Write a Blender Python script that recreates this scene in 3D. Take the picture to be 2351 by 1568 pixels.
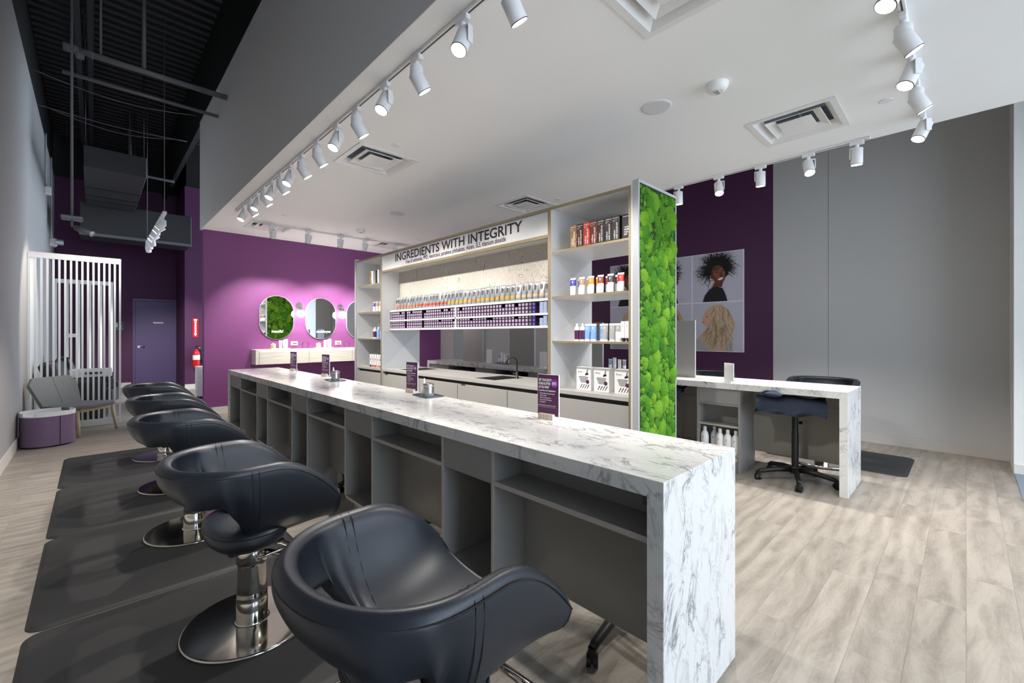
import bpy, math, random
from mathutils import Matrix, Vector
random.seed(7)
PI = math.pi
for o in list(bpy.data.objects):
    bpy.data.objects.remove(o, do_unlink=True)
S = bpy.context.scene
C = S.collection

# ------------------------------------------------------------------ camera
FPX = 1001.8
YAW = math.atan2(1175.5 - 213.0, FPX)
cd = bpy.data.cameras.new('camera')
cd.sensor_width = 36.0
cd.lens = 36.0 * FPX / 2351.0
cd.shift_y = -(784.0 - 768.0) / 2351.0
cd.clip_start = 0.05
cd.clip_end = 100
cam = bpy.data.objects.new('camera', cd)
C.objects.link(cam)
cam.location = (0, 0, 1.41)
cam.rotation_euler = (PI / 2, 0, -YAW)
S.camera = cam
# ------------------------------------------------------------------ view + daylight through the open shopfront
S.view_settings.view_transform = 'Standard'
S.view_settings.look = 'None'
S.view_settings.gamma = 1.0
S.view_settings.use_curve_mapping = False
S.view_settings.exposure = 1.56
W = bpy.data.worlds.new('world')
S.world = W
W.use_nodes = True
wb = W.node_tree.nodes['Background']
wb.inputs[0].default_value = (0.72, 0.85, 1.0, 1)
wb.inputs[1].default_value = 2.1
SPOT_W = 34.0     # every ceiling track spotlight
SCONCE_W = 5.0

# ------------------------------------------------------------------ materials
def lin(h):
    h = h.lstrip('#')
    v = [int(h[i:i + 2], 16) / 255 for i in (0, 2, 4)]
    return tuple(c / 12.92 if c <= 0.04045 else ((c + 0.055) / 1.055) ** 2.4 for c in v) + (1,)
M = {}
def mat(name, col, rough=0.5, metal=0.0, spec=0.5, bump=0.0, bscale=200, emit=None, es=1.0, coat=0, noise=0.0, nscale=20):
    m = bpy.data.materials.new(name)
    m.use_nodes = True
    nt = m.node_tree
    b = nt.nodes['Principled BSDF']
    c = lin(col) if isinstance(col, str) else tuple(col) + (1,)
    b.inputs['Base Color'].default_value = c
    b.inputs['Roughness'].default_value = rough
    b.inputs['Metallic'].default_value = metal
    b.inputs['Specular IOR Level'].default_value = spec
    if coat:
        b.inputs['Coat Weight'].default_value = coat
        b.inputs['Coat Roughness'].default_value = 0.08
    if emit:
        b.inputs['Emission Color'].default_value = lin(emit)
        b.inputs['Emission Strength'].default_value = es
    if bump or noise:
        tc = nt.nodes.new('ShaderNodeTexCoord')
        n = nt.nodes.new('ShaderNodeTexNoise')
        n.inputs['Scale'].default_value = bscale if bump else nscale
        n.inputs['Detail'].default_value = 6
        nt.links.new(tc.outputs['Object'], n.inputs['Vector'])
        if bump:
            bp = nt.nodes.new('ShaderNodeBump')
            bp.inputs['Strength'].default_value = bump
            bp.inputs['Distance'].default_value = 0.002
            nt.links.new(n.outputs['Fac'], bp.inputs['Height'])
            nt.links.new(bp.outputs['Normal'], b.inputs['Normal'])
        if noise:
            r = nt.nodes.new('ShaderNodeMix'); r.data_type = 'RGBA'
            r.inputs[6].default_value = tuple(x * (1 - noise) for x in c[:3]) + (1,)
            r.inputs[7].default_value = tuple(min(1, x * (1 + noise)) for x in c[:3]) + (1,)
            nt.links.new(n.outputs['Fac'], r.inputs[0])
            nt.links.new(r.outputs[2], b.inputs['Base Color'])
    M[name] = m
    return m
mat('ceiling', '#f3f2f0', 0.9)
mat('white', '#e6e5e3', 0.45)
mat('white_gloss', '#f0f0f0', 0.25)
mat('white_lamp', '#e8e8ea', 0.4)
mat('lam_white', '#dedede', 0.35)
mat('lam_white2', '#cfcfd0', 0.35)
mat('lam_grey', '#a9a7a3', 0.42)
mat('cab_grey', '#8f8d8a', 0.38, noise=0.04, nscale=60)
mat('cab_edge', '#b3aca4', 0.45)
mat('cab_panel', '#8a8680', 0.22, spec=0.6)
mat('slab_grey', '#b4b2ae', 0.4)
mat('gap_dark', '#3c3a38', 0.6)
mat('gold_edge', '#9a8c70', 0.4, metal=0.3)
mat('silver', '#b4b6b9', 0.38, metal=0.1)
mat('wall_grey', '#bcbbb9', 0.75, bump=0.15, bscale=300)
mat('wall_purple', '#7c3f77', 0.6, bump=0.12, bscale=300)
mat('wall_purple_shaded', '#4e214a', 0.62, bump=0.12, bscale=300)  # same paint as wall_purple, with the back area's shade put into the colour
mat('accent', '#4a2447', 0.6)
mat('door_purple', '#5a4a78', 0.42, bump=0.1, bscale=150)
mat('black', '#060606', 0.7)
mat('wall_left', '#9f9e9d', 0.75, bump=0.15, bscale=300)  # same grey paint as the soffit, darkened in colour against excess daylight
mat('wall_grey_lit', '#dedcdb', 0.75, bump=0.15, bscale=300)  # same grey paint as the left wall, lightened in colour for missing bounce light
mat('black_deck', '#040405', 0.5)
mat('black_duct', '#2a2a2b', 0.5, bump=0.2, bscale=400)
mat('pipe_grey', '#67666a', 0.45)
mat('black_plastic', '#141415', 0.42)
mat('rubber', '#262627', 0.62, bump=0.25, bscale=120, noise=0.12, nscale=6)
mat('leather', '#1b2029', 0.40, bump=0.14, bscale=260, spec=0.5)
mat('leather_dark', '#141518', 0.5, bump=0.25, bscale=260)
mat('stitch', '#0b0b0d', 0.8)
mat('chrome', '#c9c4bc', 0.1, metal=1.0)
mat('steel', '#b5b2ad', 0.25, metal=1.0)
mat('mirror', '#f2f4f5', 0.01, metal=1.0)
mat('base_white', '#d6d3cd', 0.5)
mat('base_grey', '#bdb9b4', 0.5)
mat('felt_grey', '#7b7c7c', 0.95, bump=0.6, bscale=170, noise=0.45, nscale=170)
mat('felt_purple', '#7c6582', 0.95, bump=0.6, bscale=170, noise=0.45, nscale=170)
mat('pale_wood', '#c9b592', 0.5)
mat('oak', '#b39f84', 0.5)
mat('sign_purple', '#562450', 0.35)
mat('badge', '#8e2ea0', 0.35)
mat('ink', '#2c1a2c', 0.5)
mat('ink_black', '#151515', 0.5)
mat('paper', '#eeeeee', 0.5)
mat('red', '#cc1f1c', 0.35)
mat('towel', '#2b3443', 0.95, bump=0.8, bscale=300, noise=0.5, nscale=9)
mat('tray_grey', '#4a5058', 0.4)
mat('glassy', '#c9ccd0', 0.12, metal=0.35)
mat('lampglow', '#ffffff', 0.4, emit='#fffaf2', es=9.0)
mat('globe', '#ffffff', 0.4, emit='#fff8f0', es=7.0)
mat('purple_box', '#331838', 0.5)
mat('label_pale', '#b9afc0', 0.5)
mat('blue_label', '#2436d8', 0.45)
mat('lblue', '#8fb3d3', 0.45)
mat('mblue', '#2b6ea6', 0.45)
mat('pouch', '#b4bac0', 0.18, metal=0.55)
mat('pouch_top', '#dfe3e6', 0.15, metal=0.7)
mat('b_orange', '#b9704a', 0.4); mat('b_red', '#bb4c33', 0.4); mat('b_yellow', '#bb963a', 0.4); mat('b_beige', '#b9a888', 0.4)
mat('poster_bg', '#c2bfcc', 0.5); mat('poster_line', '#dfdde4', 0.5)
mat('hair_black', '#141011', 0.6); mat('hair_blonde', '#c9ad8c', 0.6); mat('hair_blonde2', '#dcc9ae', 0.6); mat('hair_blonde3', '#a98a68', 0.6); mat('hair_blonde4', '#8e7254', 0.6)
mat('skin_dark', '#5e3423', 0.5); mat('skin_dark2', '#8a5236', 0.5); mat('skin_pale', '#d9a386', 0.5); mat('teeth', '#f3efe9', 0.4)
mat('cloth_black', '#18171a', 0.7); mat('cloth_grey', '#aaa6a4', 0.7); mat('lips', '#a5463e', 0.5)
mat('cream', '#e4dcc8', 0.5); mat('yellow', '#d8ae24', 0.5); mat('sign_teal', '#2f4a56', 0.5)
mat('throat', '#c3c8d2', 0.6)
mat('carpet', '#7f8a98', 0.95, noise=0.4, nscale=300)
mat('amber', '#8a6a4a', 0.4)
mat('outlet_grey', '#6e6c70', 0.4)

def nodes_of(name, rough=0.5):
    m = bpy.data.materials.new(name); m.use_nodes = True
    nt = m.node_tree
    M[name] = m
    nt.nodes['Principled BSDF'].inputs['Roughness'].default_value = rough
    return m, nt, nt.nodes['Principled BSDF']
def N(nt, t, **kw):
    n = nt.nodes.new(t)
    for k, v in kw.items():
        if k.startswith('i_'):
            n.inputs[k[2:].replace('_', ' ')].default_value = v
        else:
            setattr(n, k, v)
    return n
def ramp(nt, stops):
    r = nt.nodes.new('ShaderNodeValToRGB')
    e = r.color_ramp.elements
    while len(e) < len(stops): e.new(0.5)
    for i, (p, c) in enumerate(stops):
        e[i].position = p
        e[i].color = lin(c) if isinstance(c, str) else (c, c, c, 1)
    return r
def marble(name, scale, base='#e4e2df', vein='#77777e'):
    m, nt, b = nodes_of(name, 0.22)
    L = nt.links.new
    tc = N(nt, 'ShaderNodeTexCoord')
    mp = N(nt, 'ShaderNodeMapping'); mp.inputs['Scale'].default_value = scale
    mp.inputs['Rotation'].default_value = (0.2, 0.15, 0.25)
    L(tc.outputs['Object'], mp.inputs['Vector'])
    n1 = N(nt, 'ShaderNodeTexNoise'); n1.inputs['Scale'].default_value = 2.6; n1.inputs['Detail'].default_value = 9; n1.inputs['Roughness'].default_value = 0.62; n1.inputs['Distortion'].default_value = 0.9
    L(mp.outputs[0], n1.inputs['Vector'])
    a = N(nt, 'ShaderNodeMath', operation='SUBTRACT'); a.inputs[1].default_value = 0.5; L(n1.outputs['Fac'], a.inputs[0])
    ab = N(nt, 'ShaderNodeMath', operation='ABSOLUTE'); L(a.outputs[0], ab.inputs[0])
    r1 = ramp(nt, [(0.0, 0.95), (0.012, 0.5), (0.04, 0.0)]); L(ab.outputs[0], r1.inputs[0])
    n2 = N(nt, 'ShaderNodeTexNoise'); n2.inputs['Scale'].default_value = 3.1; n2.inputs['Detail'].default_value = 4
    mp2 = N(nt, 'ShaderNodeMapping'); mp2.inputs['Location'].default_value = (4, 2, 7); L(mp.outputs[0], mp2.inputs['Vector']); L(mp2.outputs[0], n2.inputs['Vector'])
    r2 = ramp(nt, [(0.40, 0.05), (0.62, 1.0)]); L(n2.outputs['Fac'], r2.inputs[0])
    mu = N(nt, 'ShaderNodeMath', operation='MULTIPLY'); L(r1.outputs[0], mu.inputs[0]); L(r2.outputs[0], mu.inputs[1])
    # second finer set
    n3 = N(nt, 'ShaderNodeTexNoise'); n3.inputs['Scale'].default_value = 6.5; n3.inputs['Detail'].default_value = 8; n3.inputs['Distortion'].default_value = 1.3
    L(mp2.outputs[0], n3.inputs['Vector'])
    a3 = N(nt, 'ShaderNodeMath', operation='SUBTRACT'); a3.inputs[1].default_value = 0.53; L(n3.outputs['Fac'], a3.inputs[0])
    ab3 = N(nt, 'ShaderNodeMath', operation='ABSOLUTE'); L(a3.outputs[0], ab3.inputs[0])
    r3 = ramp(nt, [(0.0, 0.55), (0.02, 0.0)]); L(ab3.outputs[0], r3.inputs[0])
    mu3 = N(nt, 'ShaderNodeMath', operation='MULTIPLY'); L(r3.outputs[0], mu3.inputs[0]); L(r2.outputs[0], mu3.inputs[1])
    mx = N(nt, 'ShaderNodeMath', operation='MAXIMUM'); L(mu.outputs[0], mx.inputs[0]); L(mu3.outputs[0], mx.inputs[1])
    mix = N(nt, 'ShaderNodeMix', data_type='RGBA'); mix.inputs[6].default_value = lin(base); mix.inputs[7].default_value = lin(vein)
    L(mx.outputs[0], mix.inputs[0]); L(mix.outputs[2], b.inputs['Base Color'])
    b.inputs['Specular IOR Level'].default_value = 0.4
marble('marble', (3.0, 1.5, 1.5))
# vinyl plank floor, boards running along X
def floor_mat():
    m, nt, b = nodes_of('planks', 0.42)
    L = nt.links.new
    tc = N(nt, 'ShaderNodeTexCoord')
    br = N(nt, 'ShaderNodeTexBrick'); br.offset = 0.37; br.offset_frequency = 2
    br.inputs['Scale'].default_value = 1.0
    br.inputs['Brick Width'].default_value = 1.22; br.inputs['Row Height'].default_value = 0.185
    br.inputs['Mortar Size'].default_value = 0.0012; br.inputs['Mortar Smooth'].default_value = 0.1
    br.inputs['Color1'].default_value = (0.15, 0.15, 0.15, 1); br.inputs['Color2'].default_value = (0.9, 0.9, 0.9, 1); br.inputs['Mortar'].default_value = (0.0, 0.0, 0.0, 1)
    L(tc.outputs['Object'], br.inputs['Vector'])
    mp = N(nt, 'ShaderNodeMapping'); mp.inputs['Scale'].default_value = (1.0, 3.6, 1)
    L(tc.outputs['Object'], mp.inputs['Vector'])
    # shift grain board by board
    sc = N(nt, 'ShaderNodeVectorMath', operation='SCALE'); sc.inputs['Scale'].default_value = 7.0
    L(br.outputs['Color'], sc.inputs[0])
    ad = N(nt, 'ShaderNodeVectorMath', operation='ADD'); L(mp.outputs[0], ad.inputs[0]); L(sc.outputs[0], ad.inputs[1])
    n = N(nt, 'ShaderNodeTexNoise'); n.inputs['Scale'].default_value = 1.6; n.inputs['Detail'].default_value = 8; n.inputs['Distortion'].default_value = 1.6; n.inputs['Roughness'].default_value = 0.6
    L(ad.outputs[0], n.inputs['Vector'])
    w = N(nt, 'ShaderNodeTexWave'); w.wave_type = 'RINGS'; w.inputs['Scale'].default_value = 0.9; w.inputs['Distortion'].default_value = 7; w.inputs['Detail'].default_value = 4; w.inputs['Detail Scale'].default_value = 1.2
    L(ad.outputs[0], w.inputs['Vector'])
    mf = N(nt, 'ShaderNodeMath', operation='MULTIPLY_ADD'); mf.inputs[1].default_value = 0.2; L(w.outputs['Fac'], mf.inputs[0]); L(n.outputs['Fac'], mf.inputs[2])
    mg = N(nt, 'ShaderNodeMapping'); mg.inputs['Scale'].default_value = (5, 46, 1); L(tc.outputs['Object'], mg.inputs['Vector'])
    ng = N(nt, 'ShaderNodeTexNoise'); ng.inputs['Scale'].default_value = 1.5; ng.inputs['Detail'].default_value = 7; ng.inputs['Distortion'].default_value = 1.0
    ag = N(nt, 'ShaderNodeVectorMath', operation='ADD'); L(mg.outputs[0], ag.inputs[0]); L(sc.outputs[0], ag.inputs[1]); L(ag.outputs[0], ng.inputs['Vector'])
    # thin contour figure like cathedral grain
    m1 = N(nt, 'ShaderNodeMath', operation='MULTIPLY'); m1.inputs[1].default_value = 16; L(n.outputs['Fac'], m1.inputs[0])
    fr = N(nt, 'ShaderNodeMath', operation='FRACT'); L(m1.outputs[0], fr.inputs[0])
    mh_ = N(nt, 'ShaderNodeMath', operation='MULTIPLY_ADD'); mh_.inputs[1].default_value = 0.13; L(fr.outputs[0], mh_.inputs[0]); L(mf.outputs[0], mh_.inputs[2])
    mi_ = N(nt, 'ShaderNodeMath', operation='MULTIPLY_ADD'); mi_.inputs[1].default_value = 0.30; L(ng.outputs['Fac'], mi_.inputs[0]); L(mh_.outputs[0], mi_.inputs[2])
    r = ramp(nt, [(0.52, '#857c73'), (0.80, '#9d958b'), (1.1, '#aaa298')]); L(mi_.outputs[0], r.inputs[0])
    hs = N(nt, 'ShaderNodeMix', data_type='RGBA', blend_type='MULTIPLY'); hs.inputs[0].default_value = 1
    r2 = ramp(nt, [(0.0, 0.6), (0.04, 0.80), (1.0, 1.0)]); L(br.outputs['Color'], r2.inputs[0])
    L(r.outputs[0], hs.inputs[6]); L(r2.outputs[0], hs.inputs[7]); L(hs.outputs[2], b.inputs['Base Color'])
    b.inputs['Specular IOR Level'].default_value = 0.35
floor_mat()
def wood_lines(name, a, c, sc, rough=0.45, kind='BANDS', dist=3):
    m, nt, b = nodes_of(name, rough)
    L = nt.links.new
    tc = N(nt, 'ShaderNodeTexCoord')
    mp = N(nt, 'ShaderNodeMapping'); mp.inputs['Scale'].default_value = sc; L(tc.outputs['Object'], mp.inputs['Vector'])
    n = N(nt, 'ShaderNodeTexNoise'); n.inputs['Scale'].default_value = 1.0; n.inputs['Detail'].default_value = 6; L(mp.outputs[0], n.inputs['Vector'])
    r = ramp(nt, [(0.35, a), (0.65, c)]); L(n.outputs['Fac'], r.inputs[0]); L(r.outputs[0], b.inputs['Base Color'])
wood_lines('vanity_wood', '#d8d0c4', '#ebe6dc', (3, 3, 60))
wood_lines('block_wood', '#b3a792', '#d0c6b4', (90, 90, 3))
wood_lines('birch', '#b79d74', '#d8c39c', (6, 60, 60))
def swirl():
    m, nt, b = nodes_of('swirl', 0.5)
    L = nt.links.new
    tc = N(nt, 'ShaderNodeTexCoord')
    mp = N(nt, 'ShaderNodeMapping'); mp.inputs['Scale'].default_value = (1, 2.8, 1.3); L(tc.outputs['Object'], mp.inputs['Vector'])
    n = N(nt, 'ShaderNodeTexNoise'); n.inputs['Scale'].default_value = 1.0; n.inputs['Detail'].default_value = 1.0; n.inputs['Distortion'].default_value = 2.2; L(mp.outputs[0], n.inputs['Vector'])
    mu = N(nt, 'ShaderNodeMath', operation='MULTIPLY'); mu.inputs[1].default_value = 26; L(n.outputs['Fac'], mu.inputs[0])
    fr = N(nt, 'ShaderNodeMath', operation='FRACT'); L(mu.outputs[0], fr.inputs[0])
    r = ramp(nt, [(0.0, '#8d857b'), (0.10, '#cbc4ba'), (0.9, '#d3ccc2'), (1.0, '#8d857b')]); L(fr.outputs[0], r.inputs[0]); L(r.outputs[0], b.inputs['Base Color'])
swirl()
def moss():
    m, nt, b = nodes_of('moss', 0.9)
    L = nt.links.new
    at = N(nt, 'ShaderNodeAttribute'); at.attribute_name = 'tone'
    tc = N(nt, 'ShaderNodeTexCoord')
    n = N(nt, 'ShaderNodeTexNoise'); n.inputs['Scale'].default_value = 190; n.inputs['Detail'].default_value = 6; n.inputs['Roughness'].default_value = 0.7; L(tc.outputs['Object'], n.inputs['Vector'])
    ad = N(nt, 'ShaderNodeMath', operation='MULTIPLY_ADD'); ad.inputs[1].default_value = 1.1; L(n.outputs['Fac'], ad.inputs[0]); L(at.outputs['Fac'], ad.inputs[2])
    r = ramp(nt, [(0.36, '#1f5208'), (0.70, '#529c14'), (1.0, '#93c82c')]); L(ad.outputs[0], r.inputs[0]); L(r.outputs[0], b.inputs['Base Color'])
    bp = N(nt, 'ShaderNodeBump'); bp.inputs['Strength'].default_value = 1.0; bp.inputs['Distance'].default_value = 0.015; L(n.outputs['Fac'], bp.inputs['Height']); L(bp.outputs['Normal'], b.inputs['Normal'])
moss()
mat('moss_back', '#17380a', 0.95, noise=.6, nscale=120)

# ------------------------------------------------------------------ mesh helpers
class MB:
    def __init__(s):
        s.v = []; s.f = []; s.m = []; s.s = []; s.mats = []
    def mi(s, name):
        if name not in s.mats: s.mats.append(name)
        return s.mats.index(name)
    def add(s, vs, fs, m, smooth=False, T=None):
        b = len(s.v); k = s.mi(m)
        for p in vs:
            p = Vector(p)
            if T is not None: p = T @ p
            s.v.append(tuple(p))
        for f in fs:
            s.f.append([b + i for i in f]); s.m.append(k); s.s.append(smooth)
        return s
    def box(s, x0, y0, z0, x1, y1, z1, m, T=None, c=0.0):
        if x0 > x1: x0, x1 = x1, x0
        if y0 > y1: y0, y1 = y1, y0
        if z0 > z1: z0, z1 = z1, z0
        if c <= 0:
            vs = [(x, y, z) for z in (z0, z1) for y in (y0, y1) for x in (x0, x1)]
            fs = [(0, 2, 3, 1), (4, 5, 7, 6), (0, 1, 5, 4), (2, 6, 7, 3), (0, 4, 6, 2), (1, 3, 7, 5)]
            return s.add(vs, fs, m, False, T)
        c = min(c, (x1 - x0) / 2.01, (y1 - y0) / 2.01, (z1 - z0) / 2.01)
        X = (x0, x1); Y = (y0, y1); Z = (z0, z1); vs = []; ix = {}
        for i in (0, 1):
            for j in (0, 1):
                for k in (0, 1):
                    sx = c if i == 0 else -c; sy = c if j == 0 else -c; sz = c if k == 0 else -c
                    ix[i, j, k, 0] = len(vs); vs.append((X[i], Y[j] + sy, Z[k] + sz))
                    ix[i, j, k, 1] = len(vs); vs.append((X[i] + sx, Y[j], Z[k] + sz))
                    ix[i, j, k, 2] = len(vs); vs.append((X[i] + sx, Y[j] + sy, Z[k]))
        fs = []
        for i in (0, 1):
            q = [ix[i, 0, 0, 0], ix[i, 1, 0, 0], ix[i, 1, 1, 0], ix[i, 0, 1, 0]]; fs.append(q if i else q[::-1])
            q = [ix[0, i, 0, 1], ix[0, i, 1, 1], ix[1, i, 1, 1], ix[1, i, 0, 1]]; fs.append(q if i else q[::-1])
            q = [ix[0, 0, i, 2], ix[1, 0, i, 2], ix[1, 1, i, 2], ix[0, 1, i, 2]]; fs.append(q if i else q[::-1])
        for a in (0, 1):
            for b in (0, 1):
                q = [ix[a, b, 0, 0], ix[a, b, 0, 1], ix[a, b, 1, 1], ix[a, b, 1, 0]]; fs.append(q if (a ^ b) else q[::-1])
                q = [ix[0, a, b, 1], ix[0, a, b, 2], ix[1, a, b, 2], ix[1, a, b, 1]]; fs.append(q if (a ^ b) else q[::-1])
                q = [ix[a, 0, b, 0], ix[a, 0, b, 2], ix[a, 1, b, 2], ix[a, 1, b, 0]]; fs.append(q[::-1] if (a ^ b) else q)
        for (i, j, k) in [(i, j, k) for i in (0, 1) for j in (0, 1) for k in (0, 1)]:
            q = [ix[i, j, k, 0], ix[i, j, k, 1], ix[i, j, k, 2]]; fs.append(q if (i ^ j ^ k) else q[::-1])
        return s.add(vs, fs, m, False, T)
    def lathe(s, prof, m, n=24, T=None, smooth=True, cap=True):
        """prof: list of (r, z) bottom to top around +Z"""
        vs = []; fs = []
        for r, z in prof:
            for i in range(n):
                a = 2 * PI * i / n
                vs.append((r * math.cos(a), r * math.sin(a), z))
        for k in range(len(prof) - 1):
            for i in range(n):
                j = (i + 1) % n
                fs.append((k * n + i, k * n + j, (k + 1) * n + j, (k + 1) * n + i))
        s.add(vs, fs, m, smooth, T)
        if cap:
            for k, rev in ((0, True), (len(prof) - 1, False)):
                if prof[k][0] > 1e-5:
                    ring = [vs[k * n + i] for i in range(n)]
                    f = list(range(n)); s.add(ring, [f[::-1] if rev else f], m, False, T)
        return s
    def cyl(s, p, r, h, m, n=20, axis='z', r2=None, T=None):
        A = Matrix.Translation(p)
        if axis == 'x': A = A @ Matrix.Rotation(PI / 2, 4, 'Y')
        if axis == 'y': A = A @ Matrix.Rotation(-PI / 2, 4, 'X')
        if T is not None: A = T @ A
        return s.lathe([(r, 0), (r if r2 is None else r2, h)], m, n, A)
    def tube(s, pts, r, m, n=10, T=None, closed=False):
        pts = [Vector(p) for p in pts]; k = len(pts); vs = []; fs = []
        rr = r if isinstance(r, (list, tuple)) else [r] * k
        up = None
        for i, p in enumerate(pts):
            if closed: d = pts[(i + 1) % k] - pts[i - 1]
            else: d = pts[min(i + 1, k - 1)] - pts[max(i - 1, 0)]
            d.normalize()
            if up is None:
                up = Vector((0, 0, 1)) if abs(d.z) < 0.9 else Vector((1, 0, 0))
            u = d.cross(up); u.normalize(); w = u.cross(d); w.normalize(); up = w
            for j in range(n):
                a = 2 * PI * j / n
                vs.append(p + u * math.cos(a) * rr[i] + w * math.sin(a) * rr[i])
        for i in range(k if closed else k - 1):
            for j in range(n):
                a, b = i * n + j, i * n + (j + 1) % n
                c, d = ((i + 1) % k) * n + (j + 1) % n, ((i + 1) % k) * n + j
                fs.append((a, d, c, b))
        if not closed:
            fs.append(list(range(n))); fs.append([(k - 1) * n + j for j in range(n)][::-1])
        return s.add(vs, fs, m, True, T)
    def prism(s, poly, a0, a1, m, axis='z', T=None):
        """polygon (list of 2d, CCW) extruded from a0 to a1 along axis (x: poly=(y,z), y: poly=(x,z), z: poly=(x,y))"""
        n = len(poly)
        def P(q, a):
            return (a, q[0], q[1]) if axis == 'x' else ((q[0], a, q[1]) if axis == 'y' else (q[0], q[1], a))
        vs = [P(q, a0) for q in poly] + [P(q, a1) for q in poly]
        fs = [(i, (i + 1) % n, n + (i + 1) % n, n + i) for i in range(n)]
        fs.append(list(range(n))[::-1]); fs.append(list(range(n, 2 * n)))
        if axis == 'y': fs = [f[::-1] for f in fs]
        return s.add(vs, fs, m, False, T)
    def quad(s, a, b, c, d, m): return s.add([a, b, c, d], [(0, 1, 2, 3)], m)
    def blob(s, c, r, m, n=14, k=8, T=None):
        prof = []
        vs = []; fs = []
        for i in range(k + 1):
            t = -PI / 2 + PI * i / k
            for j in range(n):
                a = 2 * PI * j / n
                vs.append((c[0] + r[0] * math.cos(t) * math.cos(a), c[1] + r[1] * math.cos(t) * math.sin(a), c[2] + r[2] * math.sin(t)))
        for i in range(k):
            for j in range(n):
                fs.append((i * n + j, i * n + (j + 1) % n, (i + 1) * n + (j + 1) % n, (i + 1) * n + j))
        return s.add(vs, fs, m, True, T)
    def text(s, txt, org, right, up, size, m, align='LEFT', sx=1.0, bold=0.0, depth=0.0006):
        vs, fs, w = text_mesh(txt, bold)
        r = Vector(right); u = Vector(up); nrm = r.cross(u)
        off = {'LEFT': 0, 'CENTER': -w / 2, 'RIGHT': -w}[align]
        o = Vector(org)
        V = [o + r * ((x + off) * size * sx) + u * (y * size) + nrm * (depth) for x, y in vs]
        return s.add(V, fs, m)
    def text_fit(s, txt, org, right, up, size, width, m, bold=0.0):
        w = text_mesh(txt, bold)[2]
        return s.text(txt, org, right, up, size, m, sx=width / (w * size), bold=bold)
    def build(s, name, parent=None, loc=None, weld=False):
        me = bpy.data.meshes.new(name)
        me.from_pydata(s.v, [], s.f)
        for n_ in s.mats: me.materials.append(M[n_])
        me.polygons.foreach_set('material_index', s.m)
        me.polygons.foreach_set('use_smooth', s.s)
        me.update()
        o = bpy.data.objects.new(name, me)
        C.objects.link(o)
        if parent: o.parent = parent
        if loc: o.location = loc
        return o
_tc = {}
def text_mesh(txt, bold=0.0):
    key = (txt, bold)
    if key in _tc: return _tc[key]
    cu = bpy.data.curves.new('t', 'FONT'); cu.body = txt; cu.size = 1.0; cu.resolution_u = 3
    cu.offset = bold
    ob = bpy.data.objects.new('t', cu); C.objects.link(ob)
    dg = bpy.context.evaluated_depsgraph_get(); dg.update()
    me = bpy.data.meshes.new_from_object(ob.evaluated_get(dg))
    vs = [(v.co.x, v.co.y) for v in me.vertices]; fs = [list(p.vertices) for p in me.polygons]
    w = max([v[0] for v in vs] or [0])
    bpy.data.objects.remove(ob); bpy.data.curves.remove(cu); bpy.data.meshes.remove(me)
    _tc[key] = (vs, fs, w)
    return _tc[key]
def thing(name, label, cat, loc=(0, 0, 0), rz=0.0, group=None):
    o = bpy.data.objects.new(name, None); C.objects.link(o)
    o.empty_display_size = 0.1
    o.location = loc; o.rotation_euler = (0, 0, rz)
    o['label'] = label; o['category'] = cat
    if group: o['group'] = group
    return o
def tag(o, label, cat, group=None, kind=None):
    o['label'] = label; o['category'] = cat
    if group: o['group'] = group
    if kind: o['kind'] = kind
    return o
def struct(name, mb):
    o = mb.build(name); o['kind'] = 'structure'; return o
def kids(o): return [c for c in bpy.data.objects if c.parent == o]
def dup(root, loc=None, rz=None, label=None, parent=None):
    r = root.copy(); C.objects.link(r)
    if loc is not None: r.location = loc
    if rz is not None: r.rotation_euler = (0, 0, rz)
    if label: r['label'] = label
    if parent: r.parent = parent
    for ch in kids(root):
        c = ch.copy(); C.objects.link(c); c.parent = r
        for g in kids(ch):
            d = g.copy(); C.objects.link(d); d.parent = c
    return r
def bevel(o, w=0.004, seg=2):
    b = o.modifiers.new('b', 'BEVEL'); b.width = w; b.segments = seg; b.limit_method = 'ANGLE'
    return o
def subsurf(o, n=1):
    b = o.modifiers.new('s', 'SUBSURF'); b.levels = n; b.render_levels = n
    return o
ORD = ['', 'first', 'second', 'third', 'fourth', 'fifth', 'sixth', 'seventh', 'eighth', 'ninth', 'tenth', 'eleventh', 'twelfth', 'thirteenth', 'fourteenth', 'fifteenth', 'sixteenth']
def nth(i):
    tens = ['', '', 'twenty', 'thirty', 'forty', 'fifty']
    if i < len(ORD): return ORD[i]
    if i < 20: return {17: 'seventeenth', 18: 'eighteenth', 19: 'nineteenth'}[i]
    t, u = divmod(i, 10)
    if u == 0: return {2: 'twentieth', 3: 'thirtieth', 4: 'fortieth', 5: 'fiftieth'}[t]
    return tens[t] + '-' + ORD[u]

# ------------------------------------------------------------------ shell
XL, XR = -0.68, 7.36
YF, YB = -5.5, 15.5
CZ = 3.265
SX0, SX1 = 1.375, 5.33
YP = 9.29
ZT = 5.22
ZD = 6.35
b = MB(); b.box(XL - .1, YF, -0.06, XR + .1, YB + .1, 0, 'planks'); struct('floor', b)
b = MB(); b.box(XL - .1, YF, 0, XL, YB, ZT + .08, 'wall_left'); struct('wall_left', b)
b = MB(); b.box(XL - .1, YF, ZT + .08, XL - .02, YB, ZD + .2, 'black'); struct('wall_left_upper', b)
b = MB(); b.box(XL - .1, YB, 0, 1.9, YB + .1, 5.32, 'wall_purple_shaded'); b.box(XL - .1, YB + .02, 5.32, 2.6, YB + .1, ZD + .2, 'black'); struct('wall_back', b)
b = MB(); b.box(1.70, 13.88, 0, 4.0, YB, 5.22, 'wall_purple_shaded'); b.box(1.74, 13.95, 5.22, 4.0, YB, ZD + .2, 'black'); struct('wall_back_right', b)
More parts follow.
